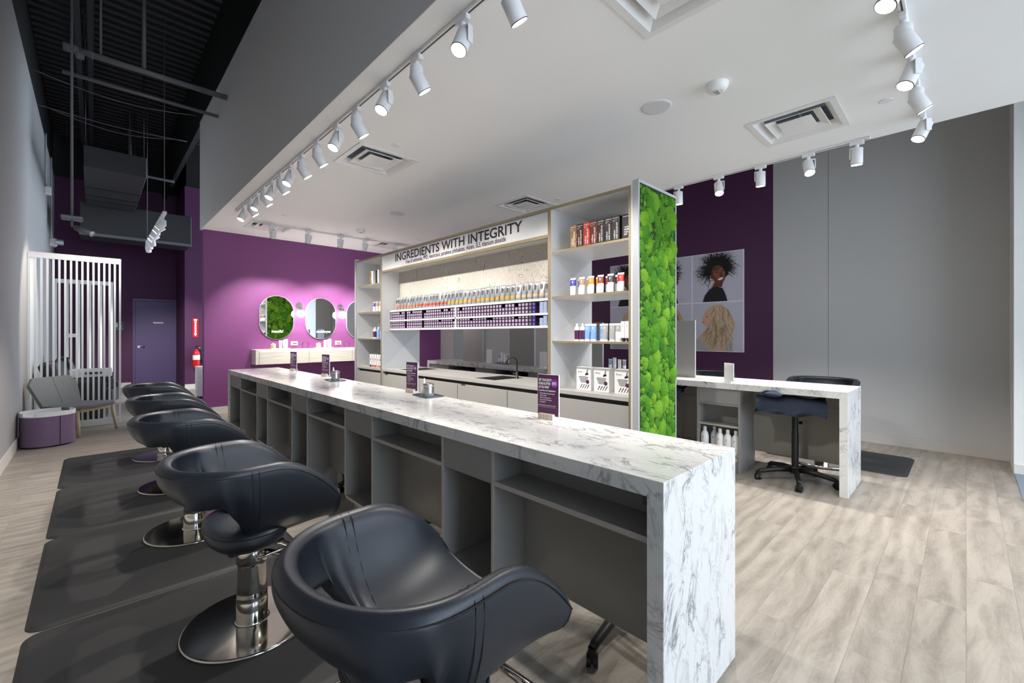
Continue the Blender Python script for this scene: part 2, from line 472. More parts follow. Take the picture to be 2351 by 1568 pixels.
b = MB(); b.box(1.412, YP, 0, XR, YP + .15, CZ, 'wall_purple'); b.box(1.48, YP, CZ, XR, YP + .15, ZT, 'wall_grey'); struct('wall_far', b)
b = MB(); b.box(6.40, 8.75, 0, XR, YP, CZ + 1.8, 'wall_grey'); struct('wall_far_corner', b)
b = MB(); b.box(XR, YF, 0, XR + .1, YP, ZD + .2, 'wall_grey')
b.box(XR - .004, 2.006, 0, XR, 5.65, ZD - .5, 'accent')
b.box(XR - .002, 1.321, .12, XR, 1.327, ZD - .5, 'cab_grey'); struct('wall_right', b)
b = MB(); b.box(6.73, YF, 0, XR, -0.335, ZD - 1, 'white'); b.box(6.72, YF, 0, 6.73, -0.335, .1, 'base_white'); struct('wall_right_pier', b)
# corrugated roof deck
b = MB()
y = YF; pts = []
while y < YB:
    pts += [(y, ZD), (y + .07, ZD), (y + .10, ZD + .05), (y + .17, ZD + .05)]
    y += .2
vs = [(XL - .1, p[0], p[1]) for p in pts] + [(XR + .1, p[0], p[1]) for p in pts]
n_ = len(pts)
b.add(vs, [(i, n_ + i, n_ + i + 1, i + 1) for i in range(n_ - 1)], 'black_deck')
b.box(XL - .1, YF, ZD + .1, XR + .1, YB, ZD + .14, 'black'); struct('ceiling_deck', b)
# dropped ceiling with holes for the diffusers
DIFF = [(2.18, 4.37), (4.48, 1.03), (4.48, 4.37), (2.19, 8.30), (4.48, 8.30), (2.18, 1.06)]
hw = 0.285
xs = sorted({SX0, SX1} | {d[0] - hw for d in DIFF} | {d[0] + hw for d in DIFF})
ys = sorted({YF, YP} | {d[1] - hw for d in DIFF} | {d[1] + hw for d in DIFF})
b = MB()
for i in range(len(xs) - 1):
    for j in range(len(ys) - 1):
        cx, cy = (xs[i] + xs[i + 1]) / 2, (ys[j] + ys[j + 1]) / 2
        if any(abs(cx - d[0]) < hw and abs(cy - d[1]) < hw for d in DIFF): continue
        b.quad((xs[i], ys[j], CZ), (xs[i], ys[j + 1], CZ), (xs[i + 1], ys[j + 1], CZ), (xs[i + 1], ys[j], CZ), 'ceiling')
b.box(SX0, YF, CZ + .25, SX1, YP, CZ + .28, 'black')
struct('ceiling', b)
b = MB(); b.box(SX0 - .002, YF, CZ + .002, SX0 + .1, YP + .15, 5.18, 'wall_grey_lit'); struct('wall_soffit_left', b)
b = MB(); b.box(SX0 + .02, YF, 5.18, SX0 + .1, YB, ZD + .2, 'black'); struct('wall_soffit_upper', b)
b = MB(); b.box(SX1 - .1, YF, CZ + .002, SX1, YP, 5.18, 'wall_grey'); struct('wall_soffit_right', b)
# shopfront behind the camera: lintel and mullions, open glass bays
b = MB(); b.box(XL, YF - .1, 6.0, XR, YF, ZD + .2, 'wall_grey')
for x in (XL, 1.2, 3.35, 5.5, XR - .1): b.box(x, YF - .1, 0, x + .08, YF, 6.0, 'silver')
b.box(XL, YF - .1, 0, XR, YF, .1, 'silver'); struct('wall_front', b)
# baseboards
def base(name, *bx):
    b = MB()
    for q in bx: b.box(*q, 'base_white')
    struct(name, b)
base('baseboard_left', (XL, YF, 0, XL + .014, YB, .13))
base('baseboard_back', (XL, YB - .014, 0, .74, YB, .13))
base('baseboard_back_right', (1.70, 13.866, 0, 4.0, 13.88, .13))
base('baseboard_far', (1.412, YP - .014, 0, 6.4, YP, .115))
b = MB(); b.box(XR - .016, -.335, 0, XR - .0041, 8.75, .13, 'base_grey'); struct('baseboard_right', b)
# entrance carpet
b = MB(); b.box(4.4, -2.2, 0, 6.72, -.335, .008, 'carpet', c=.004)
tag(b.build('entrance_carpet'), 'blue-grey speckled entrance carpet in the lower right corner by the white pier', 'carpet')

# ------------------------------------------------------------------ door in the back wall
b = MB()
b.box(.77, YB - .05, 0, .82, YB, 2.3199, 'door_purple'); b.box(1.79, YB - .05, 0, 1.84, YB, 2.3199, 'door_purple'); b.box(.77, YB - .05, 2.32, 1.84, YB, 2.38, 'door_purple')
fr = b.build('door_1'); fr['kind'] = 'structure'
b = MB(); b.box(.825, YB - .03, .01, 1.785, YB - .005, 2.315, 'door_purple', c=.003); b.build('door_leaf', fr)
b = MB(); b.cyl((.90, YB - .06, 1.08), .035, .03, 'steel', axis='y'); b.tube([(.90, YB - .07, 1.08), (1.02, YB - .075, 1.08)], .01, 'steel'); b.build('door_handle', fr)
b = MB(); b.box(1.2, YB - .036, 1.715, 1.41, YB - .03, 1.755, 'paper'); b.text('RESTROOM', (1.305, YB - .0365, 1.722), (1, 0, 0), (0, 0, 1), .034, 'ink', 'CENTER', bold=.01)
tag(b.build('door_sign'), 'small white lettered plate on the purple door', 'sign')
b = MB(); b.box(.40, YB - .012, 1.52, .60, YB, 1.76, 'sign_teal', c=.004)
for x, k in ((.455, 0), (.53, 1)):
    b.cyl((x, YB - .016, 1.715), .012, .004, 'paper', axis='y')
    b.prism([(x - .02, 1.60), (x + .02, 1.60), (x + (.006 if k else .02), 1.70), (x - (.006 if k else .02), 1.70)], YB - .016, YB - .012, 'paper', 'y')
b.text('RESTROOM', (.5, YB - .013, 1.545), (1, 0, 0), (0, 0, 1), .03, 'paper', 'CENTER')
tag(b.build('restroom_sign'), 'small dark restroom sign with white figures left of the purple door', 'sign')
# fire extinguisher and its sign on the wall beside the door
yw = 13.88
b = MB(); b.box(1.865, yw - .004, 1.34, 1.985, yw, 1.83, 'red')
b.prism([(1.925, 1.36), (1.96, 1.43), (1.943, 1.43), (1.943, 1.72), (1.965, 1.81), (1.885, 1.81), (1.907, 1.72), (1.907, 1.43), (1.89, 1.43)], yw - .006, yw - .004, 'paper', 'y')
b.text('FIRE', (1.925, yw - .0065, 1.745), (1, 0, 0), (0, 0, 1), .034, 'red', 'CENTER', bold=.02)
for i, ch in enumerate('EXTINGUISHER'): b.text(ch, (1.925, yw - .0065, 1.70 - i * .0225), (1, 0, 0), (0, 0, 1), .021, 'red', 'CENTER', bold=.02)
tag(b.build('fire_sign'), 'red and white arrow fire extinguisher sign above the extinguisher', 'sign')
t = thing('fire_extinguisher', 'red fire extinguisher hanging on the dark purple wall by the door', 'fire extinguisher', (1.93, yw - .1, .56))
b = MB(); b.lathe([(.07, 0), (.078, .02), (.078, .36), (.05, .43), (.025, .45), (.025, .48)], 'red', 20); b.build('cylinder', t)
b = MB(); b.lathe([(.079, .2), (.079, .32)], 'paper', 20, cap=False); b.build('label_band', t)
b = MB(); b.box(-.02, -.015, .48, .02, .015, .52, 'black_plastic'); b.tube([(-.03, 0, .53), (.09, 0, .57)], .01, 'black_plastic'); b.tube([(-.02, 0, .51), (.09, 0, .50)], .008, 'steel'); b.build('valve', t)
b = MB(); b.tube([(.02, 0, .5), (.10, 0, .44), (.12, 0, .25), (.11, 0, .1)], .012, 'black_plastic'); b.build('hose', t)
b = MB(); b.box(-.03, .078, .1, .03, .1, .4, 'steel'); b.build('bracket', t)
# white cabinet peeping past the bright purple wall
t = thing('white_cabinet', 'narrow white cabinet behind the corner of the bright purple wall', 'cabinet', (1.66, 11.6, 0))
b = MB(); b.box(0, 0, .06, .5, .42, .70, 'white', c=.004); b.box(.03, .02, 0, .47, .4, .06, 'gap_dark'); b.build('body', t)
b = MB(); b.box(.06, -.018, .1, .28, 0, .66, 'white_gloss', c=.003); b.build('door', t)
b = MB(); b.cyl((.25, -.04, .42), .008, .14, 'gold_edge', 8); b.build('handle', t)

# ------------------------------------------------------------------ track spotlights
spot_data = {}
def spot(parent, loc, aim, w=None, ang=84, col=(1, .95, .89)):
    key = (w or SPOT_W, ang)
    if key not in spot_data:
        ld = bpy.data.lights.new('bulb', 'SPOT'); ld.energy = key[0]; ld.spot_size = math.radians(ang); ld.spot_blend = .55
        ld.shadow_soft_size = .035; ld.color = col; spot_data[key] = ld
    o = bpy.data.objects.new('bulb', spot_data[key]); C.objects.link(o)
    o.parent = parent; o.location = loc
    o.rotation_euler = Vector(aim).to_track_quat('-Z', 'Y').to_euler()
    return o
def head(kind, loc, aim, label, group, along='y', drop=0.0, w=None, ang=84, k=1.0):
    """kind 'a': vertical driver can over a tilted can; 'b': bracket with one tilted can"""
    t = thing('track_spotlight', label, 'spotlight', loc, 0, group)
    aim = Vector(aim).normalized()
    q = aim.to_track_quat('-Z', 'Y').to_matrix().to_4x4()
    b = MB()
    if along == 'y': b.box(-.018, -.055, -.035, .018, .055, -.002, 'white_lamp', c=.004)
    else: b.box(-.055, -.018, -.035, .055, .018, -.002, 'white_lamp', c=.004)
    b.cyl((0, 0, -.065), .017, .032, 'white_lamp', 14); b.build('adapter', t)
    if kind == 'a':
        b = MB(); b.lathe([(.040, -.145), (.043, -.14), (.043, -.07), (.038, -.063)], 'white_lamp', 28); b.build('driver_can', t)
        T = Matrix.Translation((0, 0, -.13)) @ q; L0, L1 = -.10, .02
    else:
        side = Vector((-aim.y, aim.x, 0)); side = side.normalized() if side.length > .05 else Vector((1, 0, 0))
        ang_ = math.atan2(side.y, side.x)
        b = MB(); A = Matrix.Rotation(ang_, 4, 'Z'); b.box(-.012, -.02, -.07, .05, .02, -.062, 'white_lamp', T=A); b.box(.05, -.022, -.16, .058, .022, -.062, 'white_lamp', T=A, c=.002); b.build('bracket', t)
        T = Matrix.Translation((0, 0, -.132)) @ q; L0, L1 = -.088, .062
    b = MB(); b.lathe([(.0455, L0), (.0475, L0 + .004), (.0475, L1 - .004), (.044, L1)], 'white_lamp', 30, T=T); o = b.build('lamp_can', t)
    b = MB(); b.lathe([(.0475, L0 - .001), (.0475, L0 + .003)], 'gap_dark', 30, T=T, cap=False); b.lathe([(.0425, L0 - .0015), (.0475, L0 - .001)], 'gap_dark', 30, T=T, cap=False); b.build('rim', t)
    b = MB(); b.lathe([(.0, L0 - .001), (.043, L0 - .002)], 'lampglow', 30, T=T, cap=False); b.build('lens', t)
    spot(t, T @ Vector((0, 0, L0 - .02)), aim, w, ang)
    return t
def track(name, x0, y0, x1, y1, z, label):
    b = MB()
    if abs(x1 - x0) < abs(y1 - y0): b.box(x0 - .018, y0, z - .02, x0 + .018, y1, z, 'white', c=.003); b.box(x0 - .004, y0 + .02, z - .0215, x0 + .004, y1 - .02, z - .02, 'gap_dark')
    else: b.box(x0, y0 - .018, z - .02, x1, y0 + .018, z, 'white', c=.003); b.box(x0 + .02, y0 - .004, z - .0215, x1 - .02, y0 + .004, z - .02, 'gap_dark')
    return tag(b.build(name), label, 'light track')
TZ = CZ - .0005
track('ceiling_light_track', 1.545, -.9, 1.545, 7.55, TZ, 'long white ceiling track along the left edge of the dropped ceiling')
track('ceiling_light_track', 1.9, 8.07, 4.9, 8.07, TZ, 'white ceiling track in front of the bright purple wall')
track('ceiling_light_track', 5.24, .62, 5.24, 6.6, TZ, 'white ceiling track along the right edge above the grey wall')
track('ceiling_light_track', 2.0, .25, 5.12, .25, TZ, 'white ceiling track crossing the near end at the upper right')
hy = [1.62, 2.02, 2.52, 2.95, 3.43, 3.83, 4.29, 4.72, 5.09, 5.42, 5.75, 6.08, 6.40, 6.72, 7.12]
for i, y in enumerate(hy):
    kd = 'b' if i in (1, 3, 5, 8, 10, 12, 14) else 'a'
    if i == 0: kd = 'a'
    aim = (.70, -.10, -1) if kd == 'a' else (-.46, -.12, -1)
    ds = 'two-part white can' if kd == 'a' else 'bracketed white can'
    head(kd, (1.545, y, CZ - .018), aim, '%s spotlight, %s from the near end of the left track' % (ds, nth(i + 1)), 'spotlights on the left ceiling track', w=43 if kd == 'a' else 52, ang=76 if kd == 'a' else 62)
for i, x in enumerate((2.19, 2.76, 3.33, 3.81, 4.44)):
    head('b', (x, 8.07, CZ - .018), (-.08 if i % 2 else .05, .62, -1), 'white can spotlight aimed at the purple wall, %s from the left' % nth(i + 1), 'spotlights on the far ceiling track', 'x', w=50, ang=72)
for i, y in enumerate((.72, 1.11, 1.55, 1.99, 2.47)):
    kd = 'b'
    aim = (.12, .03, -1) if i % 2 == 0 else (-.45, -.25, -1)
    head(kd, (5.24, y, CZ - .018), aim, 'white can spotlight on the right ceiling track, %s from its near end' % nth(i + 1), 'spotlights on the right ceiling track')
for i, x in enumerate((2.86, 3.36, 3.86, 4.30, 4.98)):
    if i % 2: head('a', (x, .25, CZ - .018), (.30, -.52, -1), 'two-part white can spotlight, %s from the left on the near crossing track' % nth(i + 1), 'spotlights on the near crossing track', 'x')
    else: head('b', (x, .25, CZ - .018), (-.35, .35, -1), 'single white can spotlight, %s from the left on the near crossing track' % nth(i + 1), 'spotlights on the near crossing track', 'x')
# pendant track over the waiting corner
t = thing('pendant_light_rail', 'suspended white light rail hanging on two wires over the waiting area', 'light rail', (.8, 8.55, 3.30))
b = MB(); b.box(-.025, 0, -.03, .025, 3.1, 0.01, 'white', c=.004); b.build('rail', t)
b = MB(); b.tube([(0, .05, 0), (0, .05, 3.0)], .006, 'pipe_grey', 6); b.build('wire', t)
b = MB(); b.tube([(0, 3.0, 0), (0, 3.0, 3.0)], .006, 'pipe_grey', 6); b.build('wire', t)
for i in range(7):
    head('a' if i % 2 == 0 else 'b', (.8, 8.8 + i * .43, 3.285), ((.1, .9, -1) if i > 3 else (-1.15, .1, -1)) if i % 2 else ((.25, 1.1, -1) if i > 3 else (-1.0, .35, -1)), 'white can spotlight on the suspended rail, %s from its near end' % nth(i + 1), 'spotlights on the suspended rail', w=34 if i < 4 else 60, ang=60)

# ------------------------------------------------------------------ air diffusers
def diffuser(c, label):
    t = thing('air_diffuser', label, 'air vent', (c[0], c[1], CZ), 0, 'square ceiling diffusers')
    def ring(b, ro, zo, ri, zi, m):
        o = [(-ro, -ro, zo), (ro, -ro, zo), (ro, ro, zo), (-ro, ro, zo)]; i_ = [(-ri, -ri, zi), (ri, -ri, zi), (ri, ri, zi), (-ri, ri, zi)]
        b.add(o + i_, [(k, (k + 1) % 4, 4 + (k + 1) % 4, 4 + k)[::-1] for k in range(4)], m)
    b = MB(); ring(b, .325, -.001, .325, -.008, 'white'); ring(b, .325, -.008, .28, -.008, 'white'); ring(b, .28, -.008, .245, .022, 'white'); ring(b, .245, .022, .225, .045, 'white')
    b.build('frame', t)
    b = MB(); ring(b, .205, -.006, .207, 0, 'white'); ring(b, .205, -.006, .14, .022, 'white'); ring(b, .207, 0, .14, .028, 'white'); b.build('louvre', t)
    b = MB(); b.box(-.125, -.125, -.006, .125, .125, .0, 'white'); b.cyl((0, 0, -.008), .028, .003, 'white', 20); b.build('centre_plate', t)
    b = MB(); ring(b, .28, .0, .27, .19, 'throat'); b.quad((-.27, -.27, .19), (-.27, .27, .19), (.27, .27, .19), (.27, -.27, .19), 'throat'); b.cyl((0, 0, .178), .10, .01, 'black', 28)
    b.box(-.27, -.006, .1, .27, .006, .11, 'throat'); b.box(-.006, -.27, .1, .006, .27, .11, 'throat'); b.build('duct_throat', t)
for c, l in zip(DIFF, ['square white diffuser beside the left track, nearest the gable of lights', 'square white diffuser near the right track at upper right', 'square white diffuser above the top of the product display', 'square white diffuser in the far left corner of the ceiling', 'square white diffuser at the far right of the purple wall', 'large near square diffuser cut by the top of the picture']):
    diffuser(c, l)
for x, y, l in ((3.34, 1.28, 'near round smoke detector with red lettering on the ceiling'), (3.41, 7.41, 'far small round smoke detector near the purple wall')):
    t = thing('smoke_detector', l, 'smoke detector', (x, y, CZ), 0)
    b = MB(); b.lathe([(.04, -.055), (.058, -.05), (.07, -.035), (.078, -.015), (.08, 0)], 'white_gloss', 32); b.build('housing', t)
    b = MB(); b.box(-.028, -.015, -.062, .028, .012, -.054, 'glassy'); b.build('sensor_window', t)
    b = MB(); b.text('FIRE', (-.03, .024, -.056), (1, 0, 0), (0, -1, 0), .016, 'red'); b.build('lettering', t)
for x, y, l in ((3.315, 1.75, 'near round ceiling speaker next to the smoke detector'), (3.36, 6.04, 'far round ceiling speaker beyond the display header')):
    t = thing('ceiling_speaker', l, 'speaker', (x, y, CZ))
    b = MB(); b.lathe([(.10, -.006), (.118, -.005), (.122, 0)], 'white', 36); b.build('ring', t)
    b = MB(); b.lathe([(0.0, -.0075), (.099, -.0075)], 'lam_white', 36, cap=False); b.build('grille', t)
for x, y, l in ((2.14, 3.87, 'flat round ceiling cap near the left track'), (2.16, 7.36, 'flat round ceiling cap in the far left of the ceiling'), (4.61, 7.45, 'flat round ceiling cap just above the far end of the header'), (4.59, 3.88, 'flat round ceiling cap above the product display'), (4.54, .44, 'flat round ceiling cap beside the near crossing track')):
    b = MB(); b.lathe([(.04, -.006), (.044, -.004), (.044, 0)], 'white', 28); o = b.build('ceiling_cover', loc=(x, y, CZ)); tag(o, l, 'ceiling cover', 'round ceiling covers')

# ------------------------------------------------------------------ counters
def counter(mirror, name, label):
    t = thing(name, label, 'counter', (SX0, .70, 0) if not mirror else (2 * 3.345 - SX0, .70, 0))
    W_ = .652; LEN = 6.52; Z = .914
    sx = -1 if mirror else 1
    def bx(b, x0, y0, z0, x1, y1, z1, m, c=0.0): b.box(sx * x0, y0, z0, sx * x1, y1, z1, m, c=c)
    b = MB(); q_ = .062; b.prism([(0, 0), (q_, 0), (q_, Z - q_), (LEN - q_, Z - q_), (LEN - q_, 0), (LEN, 0), (LEN, Z), (0, Z)], -W_ if mirror else 0, 0 if mirror else W_, 'marble', 'x')
    bevel(b.build('marble_top', t), .0015, 1)
    cabs = [(.875, 1.31), (2.135, 2.60), (3.40, 3.84), (4.645, 5.09), (5.86, 6.455)]
    xf, xk, xb = .018, .22, .62
    y0 = .064
    for i, (a, c_) in enumerate(cabs):
        kn = thing('storage_bay', '', 'x'); kn.parent = t
        for k in ('label', 'category'): del kn[k]
        b = MB(); e = .018
        # client side cubby: sides, bottom, back, top rail
        bx(b, xf, a, .165, xb, a + e, Z - .064, 'cab_grey'); bx(b, xf, c_ - e, .165, xb, c_, Z - .064, 'cab_grey')
        bx(b, xf, a + e, .165, xb, c_ - e, .183, 'cab_grey'); bx(b, xf + .4, a + e, .183, xf + .415, c_ - e, Z - .08, 'cab_grey')
        bx(b, xf + .02, a + e, .676, xb, c_ - e, .694, 'cab_grey')
        bx(b, xf + .06, a + .03, 0, .54, c_ - .03, .165, 'cab_grey')
        for yy in (a, c_ - e): bx(b, xf - .003, yy, .165, xf, yy + e, Z - .064, 'cab_edge')
        bx(b, xf - .003, a, .165, xf, c_, .183, 'cab_edge')
        # side cheeks reach the floor on the stylist side
        bx(b, .36, a, 0, xb, a + e, .165, 'cab_grey'); bx(b, .36, c_ - e, 0, xb, c_, .165, 'cab_grey')
        # stylist side shelf
        bx(b, xf + .42, a + e, .455, xb - .01, c_ - e, .475, 'cab_grey'); bx(b, xb - .01, a + e, .455, xb - .006, c_ - e, .475, 'cab_edge')
        bx(b, .55, a + e, 0, xb - .012, c_ - e, .11, 'cab_grey')
        b.build('cabinet_body', kn)
        b = MB(); bx(b, xf - .001, a + e + .002, .69, xf + .018, c_ - e - .002, Z - .066, 'cab_grey', .001); b.build('drawer_front', kn)
        b = MB(); bx(b, xb - .015, a + e + .002, .69, xb, c_ - e - .002, Z - .066, 'cab_grey', .001); b.build('drawer_front', kn)
        # open niche over the knee space
        b = MB(); bx(b, xf, y0, .683, xf + .22, a, .701, 'cab_grey'); bx(b, xf - .003, y0, .683, xf, a, .705, 'cab_edge')
        bx(b, xf + .2, y0, .70, xf + .215, a, Z - .064, 'cab_grey')
        b.build('niche_shelf', kn)
        b = MB(); bx(b, xk, y0, .18, xk + .015, a, .683, 'cab_panel', .001)
        bx(b, xk, y0, .179, xk + .015, a, .18, 'cab_edge'); b.build('modesty_panel', kn)
        y0 = c_
    return t
counter(False, 'marble_counter', 'long white marble counter at the left with dark chairs along it')
counter(True, 'marble_counter', 'white marble counter at the right behind the moss panel')
# outlet in the near niche
t = thing('power_outlet', 'dark grey power outlet inside the nearest niche of the left counter', 'outlet', (1.592, .86, .79))
b = MB(); b.box(-.006, -.04, -.06, 0, .04, .06, 'outlet_grey', c=.002); b.build('cover_plate', t)
b = MB(); b.box(-.010, -.024, -.045, -.006, .024, .045, 'outlet_grey', c=.002)
for z in (-.028, .02):
    for y in (-.009, .009): b.box(-.0115, y - .002, z - .004, -.0099, y + .002, z + .008, 'ink_black')
    b.cyl((-.0115, 0, z - .014), .003, .002, 'ink_black', 10, 'x')
b.build('sockets', t)

# ------------------------------------------------------------------ salon chairs
def interp(x, P):
    for (a, va), (b_, vb) in zip(P, P[1:]):
        if x <= b_:
            k = (x - a) / (b_ - a); k = k * k * (3 - 2 * k)
            return va + (vb - va) * k
    return P[-1][1]
def make_chair(label, rz, loc, lift=0.0):
    t = thing('salon_chair', label, 'chair', loc, rz, 'black salon chairs at the counters')
    NS = 60
    secs = []
    topc = []; seamc = []
    for i in range(NS + 1):
        s_ = -1 + 2 * i / NS; a = abs(s_); sg = 1 if s_ >= 0 else -1
        def plan(x0, kx, ky, xf, tap):
            if a < .5:
                ph = a / .5 * PI / 2
                return (x0 - kx * math.cos(ph) ** .98, sg * ky * math.sin(ph) ** .96)
            q = (a - .5) / .5
            return (x0 + (xf - x0) * q, sg * ky * (1 - tap * q * q))
        zt = .825 - .195 * max(0, (a - .62) / .38) ** 1.9
        X, Y = plan(-.09, .275, .325, .30, .05)
        bx_, by_ = plan(-.06, interp(a, [(0, .225), (.36, .23), (.5, .05)]), interp(a, [(0, .30), (.36, .295), (.5, .17)]), .275, 0)
        by_ = sg * abs(by_) if a < .5 else sg * interp(a, [(.5, .17), (.7, .19), (.85, .235), (1, .275)])
        zb = interp(a, [(0, .675), (.33, .665), (.41, .60), (.5, .445), (.62, .44), (.8, .485), (1, .57)])
        if a < .5: bx_ = -.06 - interp(a, [(0, .25), (.2, .22), (.36, .10), (.5, .0)]) * 1.0; by_ = sg * interp(a, [(0, 0), (.12, .135), (.24, .235), (.36, .275), (.44, .22), (.5, .17)])
        to = Vector((X, Y, zt))
        nrm = (Vector((X + .09, Y, 0)) if a < .5 else Vector((0, Y, 0))).normalized()
        th = .056 * (1 if a < .85 else 1 - .4 * (a - .85) / .15)
        it = to - nrm * th
        # band behind (open below) blending into the scooped sides that meet under the sitter
        w_ = interp(a, [(0, 0), (.40, 0), (.52, 1), (1, 1)])
        q = max(0, (a - .5) / .5)
        bo1 = Vector((bx_, by_, zb)); ib1 = bo1 - nrm * .048 + Vector((0, 0, .012))
        bm1 = (bo1 + to) / 2 + nrm * .045; im1 = (ib1 + it) / 2 + nrm * .03
        bo2 = Vector((-.05 + .36 * q, -.012 * sg, .408 + .03 * q ** 1.5)); ib2 = Vector((-.05 + .37 * q, -.012 * sg, .522 + .016 * q))
        bm2 = Vector(((bo2.x * .6 + X * .4), sg * (.315 + .0 * q), .42 + .055 * q)); im2 = Vector(((ib2.x * .6 + X * .4), sg * (.235 + .03 * q), .50 + .06 * q))
        bo = bo1.lerp(bo2, w_); ib = ib1.lerp(ib2, w_); bm = bm1.lerp(bm2, w_); im = im1.lerp(im2, w_)
        def bez(p0, p1, p2, q): return p0 * (1 - q) ** 2 + p1 * 2 * q * (1 - q) + p2 * q * q
        ring = []
        for k in range(10):
            qq = k / 9
            p = bez(bo, bm, to, qq)
            if k == 9: p = p - Vector((0, 0, .018))
            ring.append(p)
        ring.append(to - nrm * .012 + Vector((0, 0, .004)))
        ring.append(to - nrm * (th * .5) + Vector((0, 0, .010)))
        ring.append(it + Vector((0, 0, -.006)))
        for k in range(8, -1, -1):
            ring.append(bez(ib, im, it, k / 9))
        secs.append(ring)
        seamc.append(ring[9] + nrm * .001 - Vector((0, 0, .002)))
    n = len(secs[0]); vs = [p for r in secs for p in r]; fs = []
    for i in range(NS):
        for j in range(n):
            fs.append((i * n + j, i * n + (j + 1) % n, (i + 1) * n + (j + 1) % n, (i + 1) * n + j))
    fs.append(list(range(n))); fs.append([NS * n + j for j in range(n)][::-1])
    fs = [f[::-1] for f in fs]
    b = MB(); b.add(vs, fs, 'leather', True); o = subsurf(b.build('back_and_arms', t), 1); o.location.z = lift
    # seams
    b = MB(); b.tube([p for p in seamc], .0022, 'stitch', 5)
    for i in (14, 15, 45, 46):
        r = secs[i]; cc = (r[5] + r[16]) / 2
        b.tube([p + (p - cc).normalized() * (-.0035 if 8 <= k_ <= 13 else .0005) for k_, p in enumerate(r[0:18])], .0014, 'stitch', 4)
    o = b.build('seam', t); o.location.z = lift
    # seat
    prof = [(0, .405), (.13, .407), (.19, .42), (.222, .445), (.232, .47), (.228, .497), (.215, .514), (.18, .522), (.09, .520), (0, .518)]
    vs = []; fs = []; n = 40
    for r, z in prof:
        for i in range(n):
            a = 2 * PI * i / n
            cx, sy = math.cos(a), math.sin(a)
            ex = (abs(cx) ** .85) * (1 if cx > 0 else -1); ey = (abs(sy) ** .85) * (1 if sy > 0 else -1)
            vs.append((r * ex * .72 - .03, r * ey * 1.04, z))
    for k in range(len(prof) - 1):
        for i in range(n): fs.append((k * n + i, k * n + (i + 1) % n, (k + 1) * n + (i + 1) % n, (k + 1) * n + i))
    b = MB(); b.add(vs, fs, 'leather', True); o = b.build('seat', t); o.location.z = lift
    b = MB(); ring = [(vs[5 * n + i][0] * 1.003, vs[5 * n + i][1] * 1.003, vs[5 * n + i][2] + .001) for i in range(n)]; b.tube(ring, .003, 'stitch', 5, closed=True); o = b.build('piping', t); o.location.z = lift
    # base
    b = MB(); b.lathe([(.286, 0), (.288, .004), (.288, .010), (.2845, .0148), (.282, .0156), (.280, .0157), (.275, .01575), (.10, .0166), (.08, .0167), (.072, .0168), (.0695, .019), (.0695, .024)], 'chrome', 64); b.build('base_disc', t)
    b = MB(); b.lathe([(.067, .024), (.067, .115), (.066, .117), (.066, .15), (.0665, .152), (.062, .2), (.060, .3 + lift * .5)], 'chrome', 36); b.build('column', t)
    b = MB(); b.lathe([(.063, .29 + lift), (.068, .30 + lift), (.068, .385 + lift), (.062, .395 + lift)], 'chrome', 36); b.box(-.12, -.09, .375 + lift, .12, .09, .397 + lift, 'black_plastic', c=.01); b.build('collar', t)
    b = MB(); b.cyl((.0, -.09, .335 + lift), .012, .03, 'steel', 12, 'y'); b.tube([(0, -.085, .335 + lift), (.03, -.10, .345 + lift), (.10, -.10, .35 + lift), (.15, -.09, .35 + lift)], .007, 'chrome', 8); b.build('lever', t)
    b = MB()
    for sy in (-1, 1):
        b.tube([(.05, sy * .05, .34 + lift), (.16, sy * .11, .30 + lift), (.33, sy * .115, .17 + lift), (.42, sy * .115, .155 + lift)], .014, 'chrome', 10)
    b.tube([(.44, -.19, .155 + lift), (.44, .19, .155 + lift)], .017, 'chrome', 12); b.build('footrest', t)
    return t
CH = [(.67, 1.07, .07, 'nearest black salon chair with its chrome base out of view at the bottom'),
      (.56, 2.41, .045, 'black salon chair second from the camera, its whole chrome disc base in view'),
      (.53, 3.84, .0, 'black salon chair in the middle of the left row of five'),
      (.57, 5.08, -.05, 'fourth black salon chair from the camera in the left row'),
      (.60, 6.40, -.06, 'farthest black salon chair in the left row, beside the bright purple wall')]
ch0 = make_chair(CH[0][3], CH[0][2], (CH[0][0], CH[0][1], .014))
for x, y, rz, l in CH[1:]: dup(ch0, (x, y, .014), rz, l)
ch1 = make_chair('black salon chair whose curved back shows above the near end of the right counter', PI + .05, (5.78, 1.10, .014), .08)
dup(ch1, (5.78, 2.36, .014), PI - .05, 'black salon chair behind the white card holder on the right counter')
# anti-fatigue mats
def mat_at(x0, y0, x1, y1, l):
    b = MB()
    def rr(i, z):
        r = .07 - i * .3; pts = []
        for (cx, cy, a0) in ((x1 - .07, y1 - .07, 0), (x0 + .07, y1 - .07, 90), (x0 + .07, y0 + .07, 180), (x1 - .07, y0 + .07, 270)):
            for k in range(7):
                a = math.radians(a0 + 15 * k); pts.append((cx + (.07 - i) * math.cos(a), cy + (.07 - i) * math.sin(a), z))
        return pts
    L_ = [rr(0, 0), rr(.001, .003), rr(.022, .013), rr(.03, .014)]
    n = len(L_[0]); vs = [p for q in L_ for p in q]; fs = []
    for k in range(3):
        for i in range(n): fs.append((k * n + i, k * n + (i + 1) % n, (k + 1) * n + (i + 1) % n, (k + 1) * n + i))
    fs.append([3 * n + i for i in range(n)])
    b.add(vs, fs, 'rubber')
    return tag(b.build('floor_mat'), l, 'mat', 'black anti-fatigue mats')
for y0, y1, l in ((.50, 1.76, 'black floor mat under the nearest chair'), (1.768, 3.036, 'black floor mat whose corner meets the bottom left of the picture'), (3.045, 4.345, 'black floor mat under the middle chair'), (4.353, 5.70, 'black floor mat second from the far end of the left row'), (5.708, 7.06, 'farthest black floor mat in the left row')):
    mat_at(-.235, y0, 1.0, y1, l)
